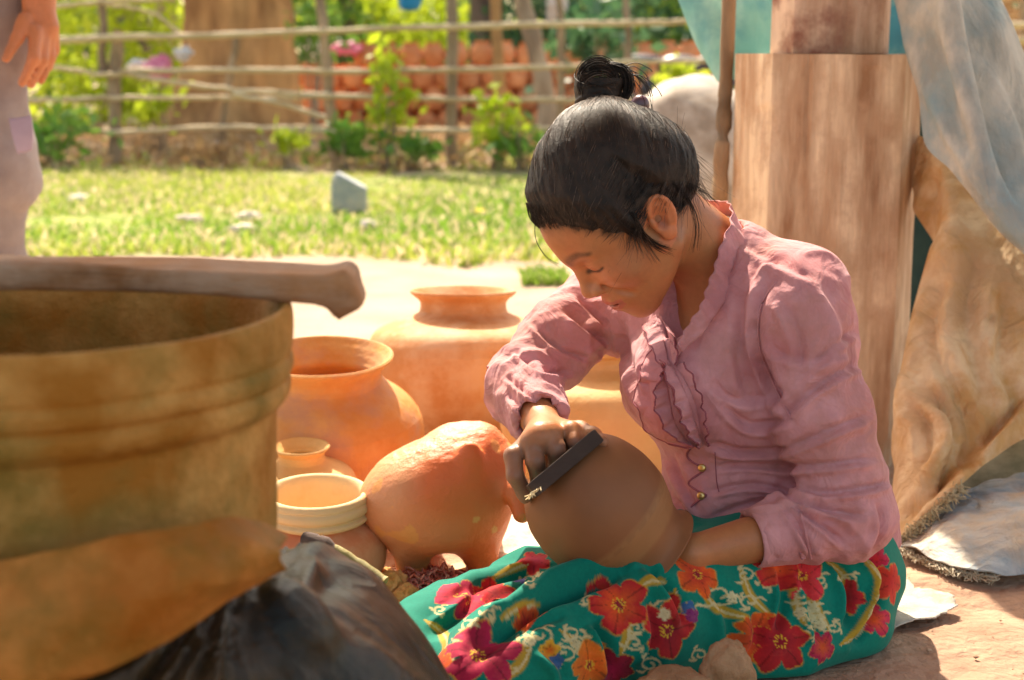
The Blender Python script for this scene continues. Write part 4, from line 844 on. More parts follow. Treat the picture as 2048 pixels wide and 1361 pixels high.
# left (near) hand inside the pot
PC, PAX = W(1190, 1008, 1.74), None
PAX = (W(1297, 1110, 1.762) - PC); PAX /= np.linalg.norm(PAX)
LH0 = W(1318, 1092, 1.765)
def hands(P):
    d = cone(P, WRf, (KN[1] + KN[2]) / 2, .0215, .019)
    pal = None
    for i in range(4):
        e = cone(P, WRf + (KN[i] - WRf) * .25, KN[i], .014, .0105); d = smin(d, e, .010)
    for i in range(4):
        r = (.0102, .0108, .0106, .0098)[i]; d = smin(d, chain(P, [KN[i], PI[i], TI[i], T2[i]], [r * 1.08, r, r * .9, r * .72], .004), .004)
    th = chain(P, [WRf + (KN[0] - WRf) * .25 + a_([.004, .0, .0]), W(1160, 862, 1.735), W(1186, 872, 1.715), W(1204, 884, 1.70)], [.014, .011, .0095, .0075], .006)
    d = smin(d, th, .008)
    # left hand: palm and five bent fingers spread inside the pot
    q = smin(cone(P, WRn, LH0, .0200, .0190), cone(P, LH0, PC + PAX * .045, .0200, .0185), .015)
    ax2 = np.cross(PAX, [0, 1, 0]); ax2 /= np.linalg.norm(ax2); ax3 = np.cross(PAX, ax2)
    for k, (s, l) in enumerate(((-.027, .030), (-.009, .040), (.009, .043), (.026, .036))):
        k0 = PC + PAX * .045 + ax3 * s * .8; k1 = PC + PAX * (.045 - l * .55) + ax3 * s * 1.25 + ax2 * .010; k2 = PC + PAX * (.045 - l * 1.0) + ax3 * s * 1.4 + ax2 * .030
        q = smin(q, chain(P, [k0, k1, k2], [.0095, .0085, .0068], .004), .005)
    q = smin(q, chain(P, [LH0 + ax3 * .01, PC + PAX * .05 - ax2 * .026, PC + PAX * .025 - ax2 * .043], [.012, .010, .0075], .004), .008)
    return d, q
def near(P, c, r): return ln(P - np.asarray(c, F32)) < r
def part(P, fn, c, r):      # evaluate a detailed region only near it
    m = near(P, c, r + .05); d = np.maximum(ln(P - np.asarray(c, F32)) - r, .03)
    if m.any(): d[m] = fn(P[m])
    return d
def torso(P, k=0.):
    d = chain(P, [PEL, WST, CHS, UPC], [.110 + k, .092 + k, .106 + k, .088 + k], .04)
    d = smin(d, cone(P, W(1250, 628, 2.00), W(1575, 615, 1.825), .045 + k, .050 + k), .05)
    d = smin(d, cone(P, UPC, NB, .07 + k, .045 + k), .04)
    d = smin(d, sph(P, W(1398, 775, 1.86), .070 + k), .04)
    d = smin(d, sph(P, W(1335, 770, 1.93), .052 + k), .04)
    d = smin(d, sph(P, W(1440, 1000, 1.91), .062 + k), .06)          # belly
    return d
HC = HW((.0, 0, .02))
def body_sdf(P):
    P = P.astype(F32)
    d = torso(P, -.013)
    d = smin(d, chain(P, [NB + a_([.004, .01, -.01]), HW((-.030, 0, -.03))], [.050, .048], .03), .03)
    d = smin(d, chain(P, [SHn, (SHn + ELn) / 2, ELn], [.038, .034, .029], .02), .03)
    d = smin(d, chain(P, [ELn, ELn + (WRn - ELn) * .35, WRn], [.031, .032, .0205], .02), .01)
    d = smin(d, chain(P, [SHf, ELf], [.042, .034], .02), .03)
    d = smin(d, chain(P, [ELf, ELf + (WRf - ELf) * .4, WRf], [.031, .029, .0205], .02), .01)
    # folded legs under the skirt
    d = smin(d, chain(P, [W(1640, 1180, 1.88), W(1300, 1245, 1.745), W(1060, 1320, 1.65)], [.070, .048, .036], .03), .03)
    d = smin(d, chain(P, [W(1060, 1320, 1.65), W(1200, 1300, 1.70), W(1330, 1290, 1.76)], [.038, .036, .026], .02), .02)
    d = smin(d, chain(P, [W(1560, 1170, 1.98), W(1240, 1200, 1.93), W(960, 1268, 1.80)], [.06, .040, .030], .03), .03)
    d = smin(d, chain(P, [W(960, 1268, 1.80), W(1100, 1275, 1.78), W(1230, 1290, 1.76)], [.034, .033, .025], .02), .02)
    d = smin(d, part(P, lambda Q: head_sdf(HL(Q)) * SH, HC, .14), .022)
    def fh(Q): return hands(Q)[0]
    def fl(Q): return hands(Q)[1]
    d = smin(d, part(P, fh, W(1100, 905, 1.72), .09), .008); d = smin(d, part(P, fl, PC + PAX * .05, .12), .008)
    return np.maximum(d, .012 - P[:, 2])
X = axis(-.25, .47, .0044, ((-.01, .105, .0020), (.09, .215, .0016))); Y = axis(1.48, 2.12, .0044, ((1.64, 1.90, .0017),)); Z = axis(.0, .70, .0044, ((.18, .30, .0022), (.42, .555, .0016), (.555, .66, .003)))
V, F = surf(body_sdf, X, Y, Z, relax=1)
H = HL(V); Hy = np.abs(H[:, 1])
base = a_([.46, .18, .070]); col = np.tile(base, (len(V), 1)) * (1 + .09 * fbm(V, 22, 4, 4))[:, None] * (1 + np.outer(fbm(V, 55, 2, 14), [.03, -.05, -.07]))
def tint(mask, c):
    global col
    m = np.clip(mask, 0, 1)[:, None]; col = col * (1 - m) + np.asarray(c) * m
inhead = ln(H - a_([.0, 0, .02])) < .15
def gs(c, r): q = (np.stack([H[:, 0], Hy, H[:, 2]], 1) - a_(c)) / a_(r); return np.exp(-(q * q).sum(1)) * inhead
tint(.55 * gs((.072, .040, -.002), (.03, .022, .022)), (.56, .20, .11))                # cheeks warmer
tint(.4 * gs((.098, 0, -.006), (.02, .016, .016)), (.52, .20, .10))
lipm = ((H[:, 0] > .074) & (Hy < .0245) & (np.abs(H[:, 2] + .0395) < .0125 - Hy * .30) & inhead); tint(lipm * .75, (.46, .11, .085))
tint(gs((.093, 0, -.0392), (.014, .019, .0022)) * 1.0, (.09, .02, .016))
def strokem(pts, w, soft=1.0):
    m = np.full(len(V), 9.)
    Q = np.stack([H[:, 0], Hy, H[:, 2]], 1); idx = np.where(inhead & (H[:, 0] > .03))[0]; q = Q[idx]
    L = rs(pts, 24); best = np.full(len(idx), 9.); tt = np.zeros(len(idx))
    for i, p in enumerate(L):
        e = ln((q - p) * a_([.12, 1, 1])); k = e < best; best = np.where(k, e, best); tt = np.where(k, i / 23, tt)
    out = np.zeros(len(V)); out[idx] = np.clip(1.5 - best / (w * (1 - .55 * tt)) * soft, 0, 1); return out
hlm = hairline(H.astype(F32)); tint(np.clip(1.05 + hlm / .015, 0, 1) * (hlm < .012) * inhead * (H[:, 0] > -.02) * (.52 + .25 * noise(H, 260, 3)) * (Hy < .068), (.10, .052, .030))
bn = .75 + .25 * np.clip(noise(H * a_([1, 1, 1]), 900, 4) + .6, 0, 1)
tint(strokem([(.088, .010, .0425), (.086, .022, .0475), (.078, .036, .0490), (.066, .049, .0430)], .0050, .8) * .72 * bn, (.05, .028, .018))     # brows
tint(strokem([(.084, .0165, .0172), (.0860, .030, .0152), (.079, .040, .0160), (.073, .046, .0175)], .0026, .8) * .9, (.012, .008, .006))           # lash line
tint(strokem([(.083, .018, .0275), (.083, .030, .0290), (.074, .044, .0275)], .0011) * .55, (.25, .10, .05))               # lid crease
earm = (Hy > .066) & (np.abs(H[:, 2] - .006) < .036) & (np.abs(H[:, 0] + .010) < .034); tint(earm * .7, (.70, .22, .09))
tint(np.clip(1 - ln((H - a_([-.004, .0765, .001])) / a_([.009, .012, .012])), 0, 1) * .9 * inhead, (.22, .06, .04))
hm = near(V, W(1100, 905, 1.72), .085); dirtm = .95 * hm * np.clip(.85 + .5 * noise(V, 30, 7), 0, 1); dirtm *= np.clip((W(1110, 850, 1.8)[2] + .022 - V[:, 2]) / .02, 0, 1)
tint(dirtm, (.23, .12, .08))                                                                         # clay on the working hand
MT['skin'] = mat('brown_skin', (0, 0, 0), (.94, 1.05), scale=140, vcol=True, rough=.43, spec=.4, sss=.12, bump=.35, bscale=300, bdist=.0012)
woman = empty('person', W(1620, 1310, 1.82) * a_([1, 1, 0]), 'young woman in pink ruffled blouse and green floral skirt seated polishing a clay pot', 'person')
mk('body', V, F, MT['skin'], woman, col=col)
print('body', len(V))

# ------------------------------------------------------------------ blouse
CUFn = ELn + (WRn - ELn) * .58; CUFf = ELf + (WRf - ELf) * .74
def shirt_sdf(P):
    P = P.astype(F32); d = torso(P, .008)
    d = smin(d, cone(P, W(1612, 1050, 1.955), W(1500, 1050, 1.95), .104, .072), .05)                 # hem over the hips
    d = smin(d, sph(P, W(1610, 575, 1.84), .050), .04); d = smin(d, sph(P, W(1570, 640, 1.95), .085), .06)   # rounded back
    s1 = chain(P, [SHn, (SHn + ELn) / 2 + a_([.0, 0, .0]), ELn + a_([.006, 0, .004])], [.056, .050, .048], .02)
    s1 = smin(s1, chain(P, [ELn + a_([-.004, 0, .002]), CUFn], [.047, .0345], .01), .02)
    d = smin(d, s1, .022)
    s2 = chain(P, [SHf, (SHf + ELf) / 2, ELf + a_([-.002, 0, .004])], [.048, .046, .042], .02)
    s2 = smin(s2, cone(P, ELf, CUFf, .041, .032), .02); d = smin(d, s2, .02)
    for a, b, r in ((CUFn, WRn, .0275), (CUFf, WRf, .0285)):
        u_ = (b - a) / np.linalg.norm(b - a); cutp = (P - a.astype(F32)) @ u_.astype(F32) - .004; d = smax(d, np.where(ln(P - a.astype(F32)) > .07, -1., cutp).astype(F32), .004)
        d = smax(d, -(cone(P, a - u_ * .02, a + u_ * .05, r, r)), .003)
    # open neck: a V from the collar down to the first button
    v = None
    for dd in (1.72, 1.76, 1.80, 1.84):
        e = chain(P, [W(1408, 520, dd), W(1376, 605, dd), W(1360, 655, dd), W(1346, 712, dd)], [.034, .032, .020, .004], .01); v = e if v is None else smin(v, e, .01)
    v = smin(v, cone(P, HW((-.02, 0, -.05)), NB + a_([-.008, .0, .012]), .056, .047), .03)
    d = smax(d, -v, .006)
    for (u, vv, r) in ((1386, 912, .0075), (1391, 962, .008), (1391, 1024, .0085)): d = smax(d, -sph(P, W(u, vv, 1.808), r), .003)
    return smax(d, W(1640, 1108, 1.9)[2] - .000 - P[:, 2] - .10 * (W(1640, 0, 1.9)[0] - P[:, 0]) * 0, .006)
X = axis(-.03, .50, .0027); Y = axis(1.60, 2.14, .0027); Z = axis(.08, .62, .0027)
V, F = surf(shirt_sdf, X, Y, Z, relax=1); N = normals(V, F)
Nf = N.copy()
for _ in range(2): Nf = lap(Nf, F, .6)
Nf /= ln(Nf)[:, None]
def limbfold(V, a, b, r, f1, f2, amp, seed):
    ba = b - a; L = np.linalg.norm(ba); t = (V - a) @ ba / L; e1 = np.cross(ba / L, [0, 1, 0]); e1 /= np.linalg.norm(e1); e2 = np.cross(ba / L, e1)
    q = V - a; x, y = q @ e1, q @ e2; ph = np.arctan2(y, x); rad = np.sqrt(x * x + y * y); w = np.clip(1.6 - rad / r, 0, 1) * np.clip((t + .02) / .03, 0, 1) * np.clip((L + .03 - t) / .03, 0, 1)
    Q = np.stack([t * f1 + 1.1 * np.cos(ph), np.cos(ph) * f2, np.sin(ph) * f2], 1); return w * amp * (ridged(Q, 1., seed) + .4 * ridged(Q, 2.1, seed + 1))
dz = limbfold(V, SHn, ELn, .085, 16, .9, .0040, 3) + limbfold(V, ELn, CUFn - (CUFn - ELn) * .3, .075, 30, 1.1, .0040, 9) + limbfold(V, SHf, ELf, .075, 22, 1.0, .0040, 5) + limbfold(V, ELf, CUFf, .07, 36, 1.1, .0036, 7)
wv = V + .02 * np.stack([fbm(V, 9, 2, q_) for q_ in (80, 81, 82)], 1); dz += .0042 * ridged(wv * a_([1, 1, .6]), 16, 40) + .0019 * ridged(wv * a_([.8, 1, 1.3]), 31, 41) + .0006 * ridged(wv, 58, 42) + .0012 * fbm(V, 40, 2, 44)
V = V + Nf * dz[:, None]
V = creaser([
    ([(1545, 560), (1515, 610), (1510, 690), (1540, 770), (1578, 840)], 9, .009), ([(1460, 500), (1440, 600), (1370, 710)], 12, .004),
    ([(1560, 960), (1640, 985), (1740, 975), (1780, 960)], 7, .008), ([(1560, 985), (1640, 1015), (1720, 1035)], 7, .010), ([(1570, 1000), (1640, 1050), (1690, 1090)], 6, .010),
    ([(1545, 935), (1650, 930), (1760, 915)], 7, .007), ([(1565, 1010), (1600, 1060), (1625, 1110)], 6, .008), ([(1570, 900), (1640, 870), (1740, 830)], 8, .007), ([(1555, 845), (1640, 770), (1735, 720)], 8, .007),
    ([(1590, 770), (1660, 700), (1730, 650)], 8, .005), ([(1540, 700), (1620, 720), (1700, 700)], 9, .004), ([(1420, 890), (1490, 905), (1580, 900)], 7, .010), ([(1430, 935), (1500, 930), (1590, 940)], 6, .007),
    ([(1420, 985), (1500, 970), (1590, 985)], 6, .008), ([(1420, 1040), (1480, 1015), (1560, 1000)], 7, .009), ([(1400, 1070), (1460, 1060), (1530, 1050)], 6, .006), ([(1440, 800), (1500, 850), (1580, 840)], 9, .008),
    ([(1420, 760), (1480, 800), (1580, 780)], 10, .006), ([(1490, 600), (1480, 700), (1500, 800)], 14, .006), ([(1560, 590), (1600, 680), (1600, 760)], 12, .006), ([(1640, 560), (1690, 640), (1715, 760)], 12, .006),
    ([(1460, 470), (1550, 520), (1640, 560)], 10, .004), ([(1755, 1000), (1765, 1060), (1740, 1120)], 7, .006), ([(1500, 560), (1520, 530), (1560, 520)], 6, .004),
    ([(1340, 910), (1360, 960), (1395, 1020)], 7, .006), ([(1345, 990), (1370, 1030), (1390, 1060)], 6, .006), ([(1300, 700), (1290, 760), (1300, 830)], 8, .005), ([(1240, 640), (1260, 740), (1290, 820)], 9, .006),
    ([(1130, 620), (1180, 660), (1220, 690)], 7, .007), ([(1060, 640), (1110, 690), (1180, 720)], 6, .006), ([(1030, 700), (1080, 740), (1150, 745)], 6, .007), ([(1010, 750), (1060, 790), (1120, 800)], 5, .006),
    ([(1020, 790), (1045, 830), (1050, 870)], 5, .005), ([(1150, 590), (1190, 630), (1215, 650)], 6, .006)])(V, Nf)
V = lap(V, F, .12)
MT['shirt'] = mat('pink_cotton', (.58, .24, .25), (.73, .36, .375), 11, .85, .4, 300, .15, trans=.12, c3=(.55, .25, .22), s3=9, bdist=.002, sheen=.15, b2=(18, .5, .02), detail=9)
sh = mk('blouse', V, F, MT['shirt'], woman); print('blouse', len(V))
MT['hem'] = mat('dark_pink_trim', (.26, .07, .09), (.34, .10, .12), 30, .8)
from mathutils.bvhtree import BVHTree
BV = BVHTree.FromPolygons([tuple(v) for v in V], [tuple(q) for q in F.tolist()])
def onto(u, v, off=0.0, bv=None):            # nearest point of a garment along the line of sight
    o = Vector((0, 0, CAMZ)); dr = Vector(tuple(W(u, v, 1.0) - a_([0, 0, CAMZ]))).normalized(); h = (bv or BV).ray_cast(o, dr)
    if h[0] is None: return None, None
    return np.array(h[0]) - np.array(dr) * off, np.array(h[1])
def drape(pts, n, dflt, off=.003):
    P = rs(np.array(pts, float), n); out = []; last = dflt
    for p in P:
        q, _ = onto(p[0], p[1], off)
        if q is not None: last = proj(q[None])[2][0]
        out.append(W(p[0], p[1], last))
    return lapline(np.array(out), 3)
def lapline(L, k):
    for _ in range(k): L[1:-1] = (L[:-2] + 2 * L[1:-1] + L[2:]) / 4
    return L
def ruffle(inner, outer, n, wave, amp, seed, trim=True, dflt=1.8, off=.004, lift=.010):
    A = drape(inner, n, dflt, off * .4); B = drape(outer, n, dflt, off + lift); t = np.linspace(0, 1, n); m = 9; R = []
    for i in range(m):
        s = i / (m - 1); P = A * (1 - s) + B * s; w = amp * (s ** .8) * (np.sin(wave * 6.28 * t + seed + .8 * s) + .4 * np.sin(wave * 13.7 * t + seed * 2)); P = P + np.outer(w, a_([0, -1, .25])) + np.outer(.35 * w, a_([1, 0, 0])); R.append(P)
    V, F = grid(np.stack(R)); V, F = thick(V, F, .0011); o = mk('ruffle', V, F, MT['shirt'], woman)
    if trim:
        Vt, Ft = tubes(R[-1][None], np.full((1, n), .0011), 5); mk('trim', Vt, Ft, MT['hem'], o)
    return o
# ruffles down the front, stand-up collar, placket
ruffle([(1340, 725), (1345, 790), (1370, 850), (1395, 893)], [(1300, 700), (1270, 790), (1300, 868), (1375, 898)], 90, 4, .005, 1)
ruffle([(1330, 735), (1338, 790), (1352, 850), (1385, 893)], [(1325, 745), (1308, 800), (1335, 865), (1388, 896)], 70, 5, .004, 3, lift=.018)
ruffle([(1345, 735), (1372, 790), (1392, 850), (1405, 893)], [(1322, 720), (1350, 800), (1372, 860), (1400, 898)], 80, 5, .005, 5, lift=.018)
ruffle([(1352, 730), (1385, 790), (1400, 850), (1410, 890)], [(1368, 725), (1400, 790), (1412, 850), (1415, 893)], 70, 5, .004, 2, lift=.010)
ruffle([(1312, 630), (1328, 680), (1338, 735)], [(1285, 650), (1300, 690), (1325, 740)], 60, 3, .003, 2, lift=.008, dflt=1.84)
ruffle([(1318, 625), (1336, 670), (1345, 725)], [(1340, 660), (1352, 690), (1352, 730)], 50, 2, .003, 4, lift=.008, dflt=1.82)
ruffle([(1432, 560), (1400, 640), (1358, 712)], [(1418, 555), (1385, 640), (1345, 708)], 70, 3, .002, 7, trim=False, lift=.006, dflt=1.80)
def collar():
    low = [W(1382, 418, 1.93), W(1425, 424, 1.90), W(1476, 444, 1.862), W(1490, 490, 1.832), W(1470, 560, 1.812), W(1442, 615, 1.797), W(1405, 665, 1.785), W(1366, 704, 1.776)]
    top = [W(1388, 396, 1.915), W(1432, 402, 1.885), W(1462, 410, 1.85), W(1456, 458, 1.815), W(1430, 525, 1.798), W(1412, 585, 1.786), W(1384, 640, 1.776), W(1354, 690, 1.770)]
    n = 150; A, B = rs(low, n), rs(top, n); t = np.linspace(0, 1, n); R = []
    for i in range(9):
        s = i / 8; P = A * (1 - s) + B * s; w = .0022 * s * np.sin(t * 95) + .002 * np.sin(t * 31 + 2 * s) + .0012 * noise(P, 90, 4); R.append(P + np.outer(w, a_([.6, -.7, .2])))
    V, F = grid(np.stack(R)); V, F = thick(V, F, .0016); mk('collar', V, F, MT['shirt'], woman)
collar()
def seam(pts, r=.0011, name='seam', m='shirt', off=.0006):
    L = drape(pts, 60, 1.8, off); V, F = tubes(L[None], np.full((1, 60), r), 5); mk(name, V, F, MT[m], woman)
seam([(1383, 895), (1372, 912), (1390, 928), (1412, 938), (1388, 955), (1376, 968), (1400, 985), (1414, 992), (1396, 1002), (1376, 1022), (1378, 1042), (1402, 1060)], .0014, 'placket_edge', 'hem')
seam([(1553, 562), (1522, 612), (1518, 690), (1548, 770), (1583, 838)], .0013, 'shoulder_seam')
seam([(1600, 1022), (1612, 1070), (1622, 1118)], .0016, 'cuff_seam'); 
seam([(1430, 905), (1433, 960), (1438, 985)], .0006, 'stitch', 'hem')
brass = mat('brass_button', (.62, .42, .14), (.72, .52, .22), 30, .3, metal=.9)
for k, (u, v) in enumerate(((1404, 936), (1402, 992))):
    q, _ = onto(u, v, .002)
    if q is None: q = W(u, v, 1.81)
    V, F = lathe([(0, .003), (.003, .003), (.0048, .0018), (.0052, 0), (.0045, -.001), (0, -.001)], q, (-.4, -.9, .2), 24, sub=2); mk('button', V, F, brass, woman)
# cuff flounces gathered at the elbow side of the cuff
q0 = rs([W(1590, 1012, 1.765), W(1594, 1060, 1.742), W(1612, 1118, 1.752)], 60); t = np.linspace(0, 1, 60); R = []
for i in range(6): R.append(q0 + np.outer((i / 5) * .007 + .0 * t, a_([-.8, -.5, 0])) + np.outer((i / 5) * .0022 * np.sin(t * 52) + .001 * np.sin(t * 23), a_([0, -1, .4])))
V, F = grid(np.stack(R)); V, F = thick(V, F, .001); mk('cuff_ruffle', V, F, MT['shirt'], woman)
ua = (WRn - ELn) / np.linalg.norm(WRn - ELn); V, F = lathe([(.0300, -.046), (.0415, -.044), (.0398, -.025), (.0375, -.002), (.0360, .0075), (.0330, .0080), (.0325, -.01), (.0290, -.040)], CUFn, ua, 90, .0030, 6, 4); mk('cuff', V, F, MT['shirt'], woman)

# ------------------------------------------------------------------ skirt
def skirt_sdf(P):
    P = P.astype(F32)
    d = chain(P, [W(1625, 1160, 1.90), W(1500, 1190, 1.86), W(1260, 1235, 1.745), W(1030, 1325, 1.645), W(960, 1370, 1.60)], [.102, .098, .076, .062, .05], .03)
    d = smin(d, chain(P, [W(1560, 1150, 1.99), W(1240, 1185, 1.935), W(1070, 1195, 1.88), W(880, 1268, 1.78), W(780, 1320, 1.70)], [.08, .064, .052, .048, .04], .03), .03)
    d = smin(d, chain(P, [W(1450, 1185, 1.93), W(1150, 1250, 1.80), W(900, 1350, 1.68)], [.060, .035, .035], .03), .04)
    d = smin(d, chain(P, [W(1680, 1265, 1.86), W(1560, 1290, 1.80), W(1440, 1310, 1.78)], [.055, .05, .04], .03), .035)
    d = smin(d, ell(P, W(1645, 1120, 1.93), (.090, .11, .072)), .03)
    d = smin(d, sph(P, W(1352, 1075, 1.86), .035), .02)
    for i in range(1): pass
    cut = ell(P, PC, (.079, .079, .079)); d = smax(d, -cut, .012)      # the pot beds into the lap
    return smax(d, .003 - P[:, 2], .008)
X = axis(-.28, .51, .0019); Y = axis(1.44, 2.12, .0026, ((1.44, 1.86, .0019),)); Z = axis(-.002, .19, .0019)
V, F = surf(skirt_sdf, X, Y, Z, relax=1); N = normals(V, F)
for _ in range(2): N = lap(N, F, .6)
N /= ln(N)[:, None]
V = creaser([([(1245, 1150), (1150, 1183), (1050, 1230), (940, 1305)], 13, .026), ([(1075, 1140), (1000, 1160), (900, 1200)], 10, .008), ([(1190, 1240), (1215, 1290), (1225, 1361)], 12, .016), ([(1140, 1230), (1040, 1262), (940, 1330)], 10, .007),
             ([(1290, 1130), (1345, 1190), (1370, 1250)], 11, .014), ([(1430, 1180), (1460, 1250), (1450, 1320)], 14, .012), ([(1600, 1140), (1620, 1210), (1640, 1290)], 12, .013), ([(1560, 1130), (1570, 1200), (1550, 1270)], 11, .010),
             ([(1670, 1120), (1700, 1180), (1690, 1260)], 11, .013), ([(1730, 1105), (1765, 1150), (1745, 1220)], 9, .011), ([(1760, 1180), (1740, 1240), (1700, 1290)], 9, .010), ([(1300, 1200), (1310, 1270), (1290, 1340)], 12, .011),
             ([(1080, 1290), (1120, 1330), (1130, 1370)], 12, .008), ([(960, 1180), (920, 1230), (860, 1270)], 10, .007), ([(1100, 1160), (1060, 1200), (1010, 1230)], 8, .005), ([(1500, 1220), (1510, 1280), (1480, 1330)], 12, .005)])(V, N)
V = V + N * (.0042 * ridged(V * a_([.8, 1, .8]), 13, 60) + .0022 * ridged(V * a_([1, .6, 1]), 27, 62) + .0012 * fbm(V, 30, 2, 61))[:, None]; V[:, 2] = np.maximum(V[:, 2], .003)
print('skirt', len(V))
# printed pattern, laid on the cloth where it lies
teal = a_([.0, .21, .145]); col = np.tile(teal, (len(V), 1)) * (1 + .10 * fbm(V, 10, 2, 70))[:, None]
BVS = BVHTree.FromPolygons([tuple(v) for v in V], [tuple(q) for q in F.tolist()])
from mathutils.kdtree import KDTree
def frame(n):
    n = n / np.linalg.norm(n); e1 = np.cross([0, 0, 1.], n); e1 = e1 / max(np.linalg.norm(e1), 1e-6); return e1, np.cross(n, e1), n
def region(c, R): return np.where((np.abs(V - c) < R).all(1))[0]
def stroke(P3, w, c, taper=True):
    lo, hi = P3.min(0) - w * 2, P3.max(0) + w * 2; idx = np.where(((V > lo) & (V < hi)).all(1))[0]
    if not len(idx): return
    q = V[idx]; best = np.full(len(idx), 9.); n = len(P3)
    for i in range(n - 1):
        a, b = P3[i], P3[i + 1]; ab = b - a; t = np.clip((q - a) @ ab / max(ab @ ab, 1e-12), 0, 1); e = ln(q - a - t[:, None] * ab)
        ww = w * (math.sin(math.pi * min(max((i + .5) / n, .08), .92)) if taper else 1); best = np.minimum(best, e / ww)
    m = np.clip((1.25 - best) * 2.5, 0, 1)[:, None]; col[idx] = col[idx] * (1 - m) + np.asarray(c) * m
def path3(px):
    out = []
    for p in rs(np.array(px, float), max(8, len(px) * 7)):
        q, _ = onto(p[0], p[1], 0, BVS)
        if q is not None: out.append(q)
    return np.array(out) if len(out) > 1 else None
mustard, cream, red, magenta, orange, wine, yel = (.48, .30, .03), (.62, .52, .26), (.55, .015, .02), (.50, .01, .07), (.78, .11, .01), (.28, .005, .02), (.75, .42, .03)
def painted(px, w, c, taper=True):
    P3 = path3(px)
    if P3 is not None: stroke(P3, w, c, taper)
for px in ([(1480, 1130), (1500, 1190), (1540, 1230)], [(1620, 1130), (1625, 1200), (1660, 1260)], [(1650, 1120), (1690, 1160), (1700, 1230)], [(1400, 1180), (1440, 1220), (1500, 1235)], [(1240, 1310), (1255, 1270), (1250, 1230)],
           [(1120, 1260), (1170, 1300), (1215, 1310)], [(1350, 1180), (1350, 1230), (1370, 1260)], [(850, 1240), (890, 1275), (880, 1320)], [(980, 1160), (1040, 1130), (1075, 1125)], [(1720, 1110), (1760, 1160), (1740, 1230)], [(1580, 1140), (1590, 1200), (1610, 1250)],
           [(1000, 1240), (1040, 1215), (1080, 1210)], [(1060, 1290), (1040, 1330), (1000, 1361)], [(1680, 1290), (1720, 1260), (1750, 1200)], [(1270, 1180), (1300, 1160), (1330, 1165)]):
    painted(px, .0062, mustard); painted([(x + 3, y + 2) for x, y in px], .0016, cream)
rr = np.random.default_rng(3)
def scroll(u, v, s, a0, turns=1.3, flip=1):
    px = [(u + s * (1 - .75 * t) * math.cos(a0 + flip * t * turns * 6.28), v + s * .7 * (1 - .75 * t) * math.sin(a0 + flip * t * turns * 6.28)) for t in np.linspace(0, 1, 12)]; painted(px, .0013, cream, False)
for u, v, s, a0, fl in tuple((float(rr.uniform(900, 1760)), float(rr.uniform(1150, 1330)), float(rr.uniform(12, 22)), float(rr.uniform(0, 6)), 1) for _ in range(16)) + ((1440, 1190, 34, 0, 1), (1605, 1190, 26, 2, -1), (1640, 1240, 20, 1, 1), (1330, 1215, 22, 3, 1), (1080, 1270, 26, 1, -1), (1130, 1310, 24, 4, 1), (940, 1250, 18, 2, 1), (1300, 1330, 22, 0, -1), (1060, 1160, 16, 1, 1), (1490, 1150, 20, 4, 1),
                        (1400, 1310, 18, 2, 1), (1560, 1300, 16, 2, -1), (990, 1180, 18, 0, 1), (1700, 1160, 18, 3, 1), (1250, 1215, 20, 1, -1), (880, 1220, 14, 1, 1), (1180, 1200, 16, 2, 1), (1010, 1340, 20, 2, 1), (1640, 1160, 18, 5, -1)):
    scroll(u, v, s, a0, 1.2, fl)
    for k in range(3):
        b = a0 + 2 * k; painted([(u + s * .8 * math.cos(b), v + s * .5 * math.sin(b)), (u + s * 1.15 * math.cos(b + .2), v + s * .85 * math.sin(b + .2)), (u + s * 1.5 * math.cos(b + .6), v + s * 1.0 * math.sin(b + .6))], .0017, cream)
def flower(u, v, R, c_in, c_out, rot=0., n=5, ctr=True, core=.16, asp=1.):
    q, nn = onto(u, v, 0, BVS)
    if q is None: return
    e1, e2, e3 = frame(nn); idx = region(q, R * 1.35); dv = V[idx] - q; x, y = dv @ e1, dv @ e2 * asp; keep = np.abs(dv @ e3) < R * .9; idx, x, y = idx[keep], x[keep], y[keep]
    r_ = np.sqrt(x * x + y * y) / R; th = np.arctan2(y, x) + rot; th = th + .12 * np.sin(2 * th + rot * 5); pet = .48 + (.46 + .10 * np.sin(th + rot * 9)) * np.abs(np.cos(n * th / 2)) ** .5 + .04 * np.sin(11 * th + rot * 7); f = r_ / pet
    m = f < 1.11; idx, f, r_, th = idx[m], f[m], r_[m], th[m]; t = np.clip(f * 1.05, 0, 1)[:, None]; c = np.asarray(c_in) * (1 - t) + np.asarray(c_out) * t
    vein = (np.abs(np.sin(n * th / 2)) < .10) & (r_ > .2); c = np.where(vein[:, None], c * .55, c)
    if ctr:
        c = np.where((r_ < core)[:, None], wine, c); st = (r_ < core * 1.5) & (np.cos(11 * th) > .2) & (r_ > core * .55); c = np.where(st[:, None], yel, c)
    c = c * (1 + .22 * noise(V[idx], 55, 9)[:, None]); c = np.where((f > 1.035)[:, None], a_(yel) * .6 + c * .4, c); al = np.clip((1.11 - f) / .06, 0, 1)[:, None] * .96; col[idx] = c * al + col[idx] * (1 - al)
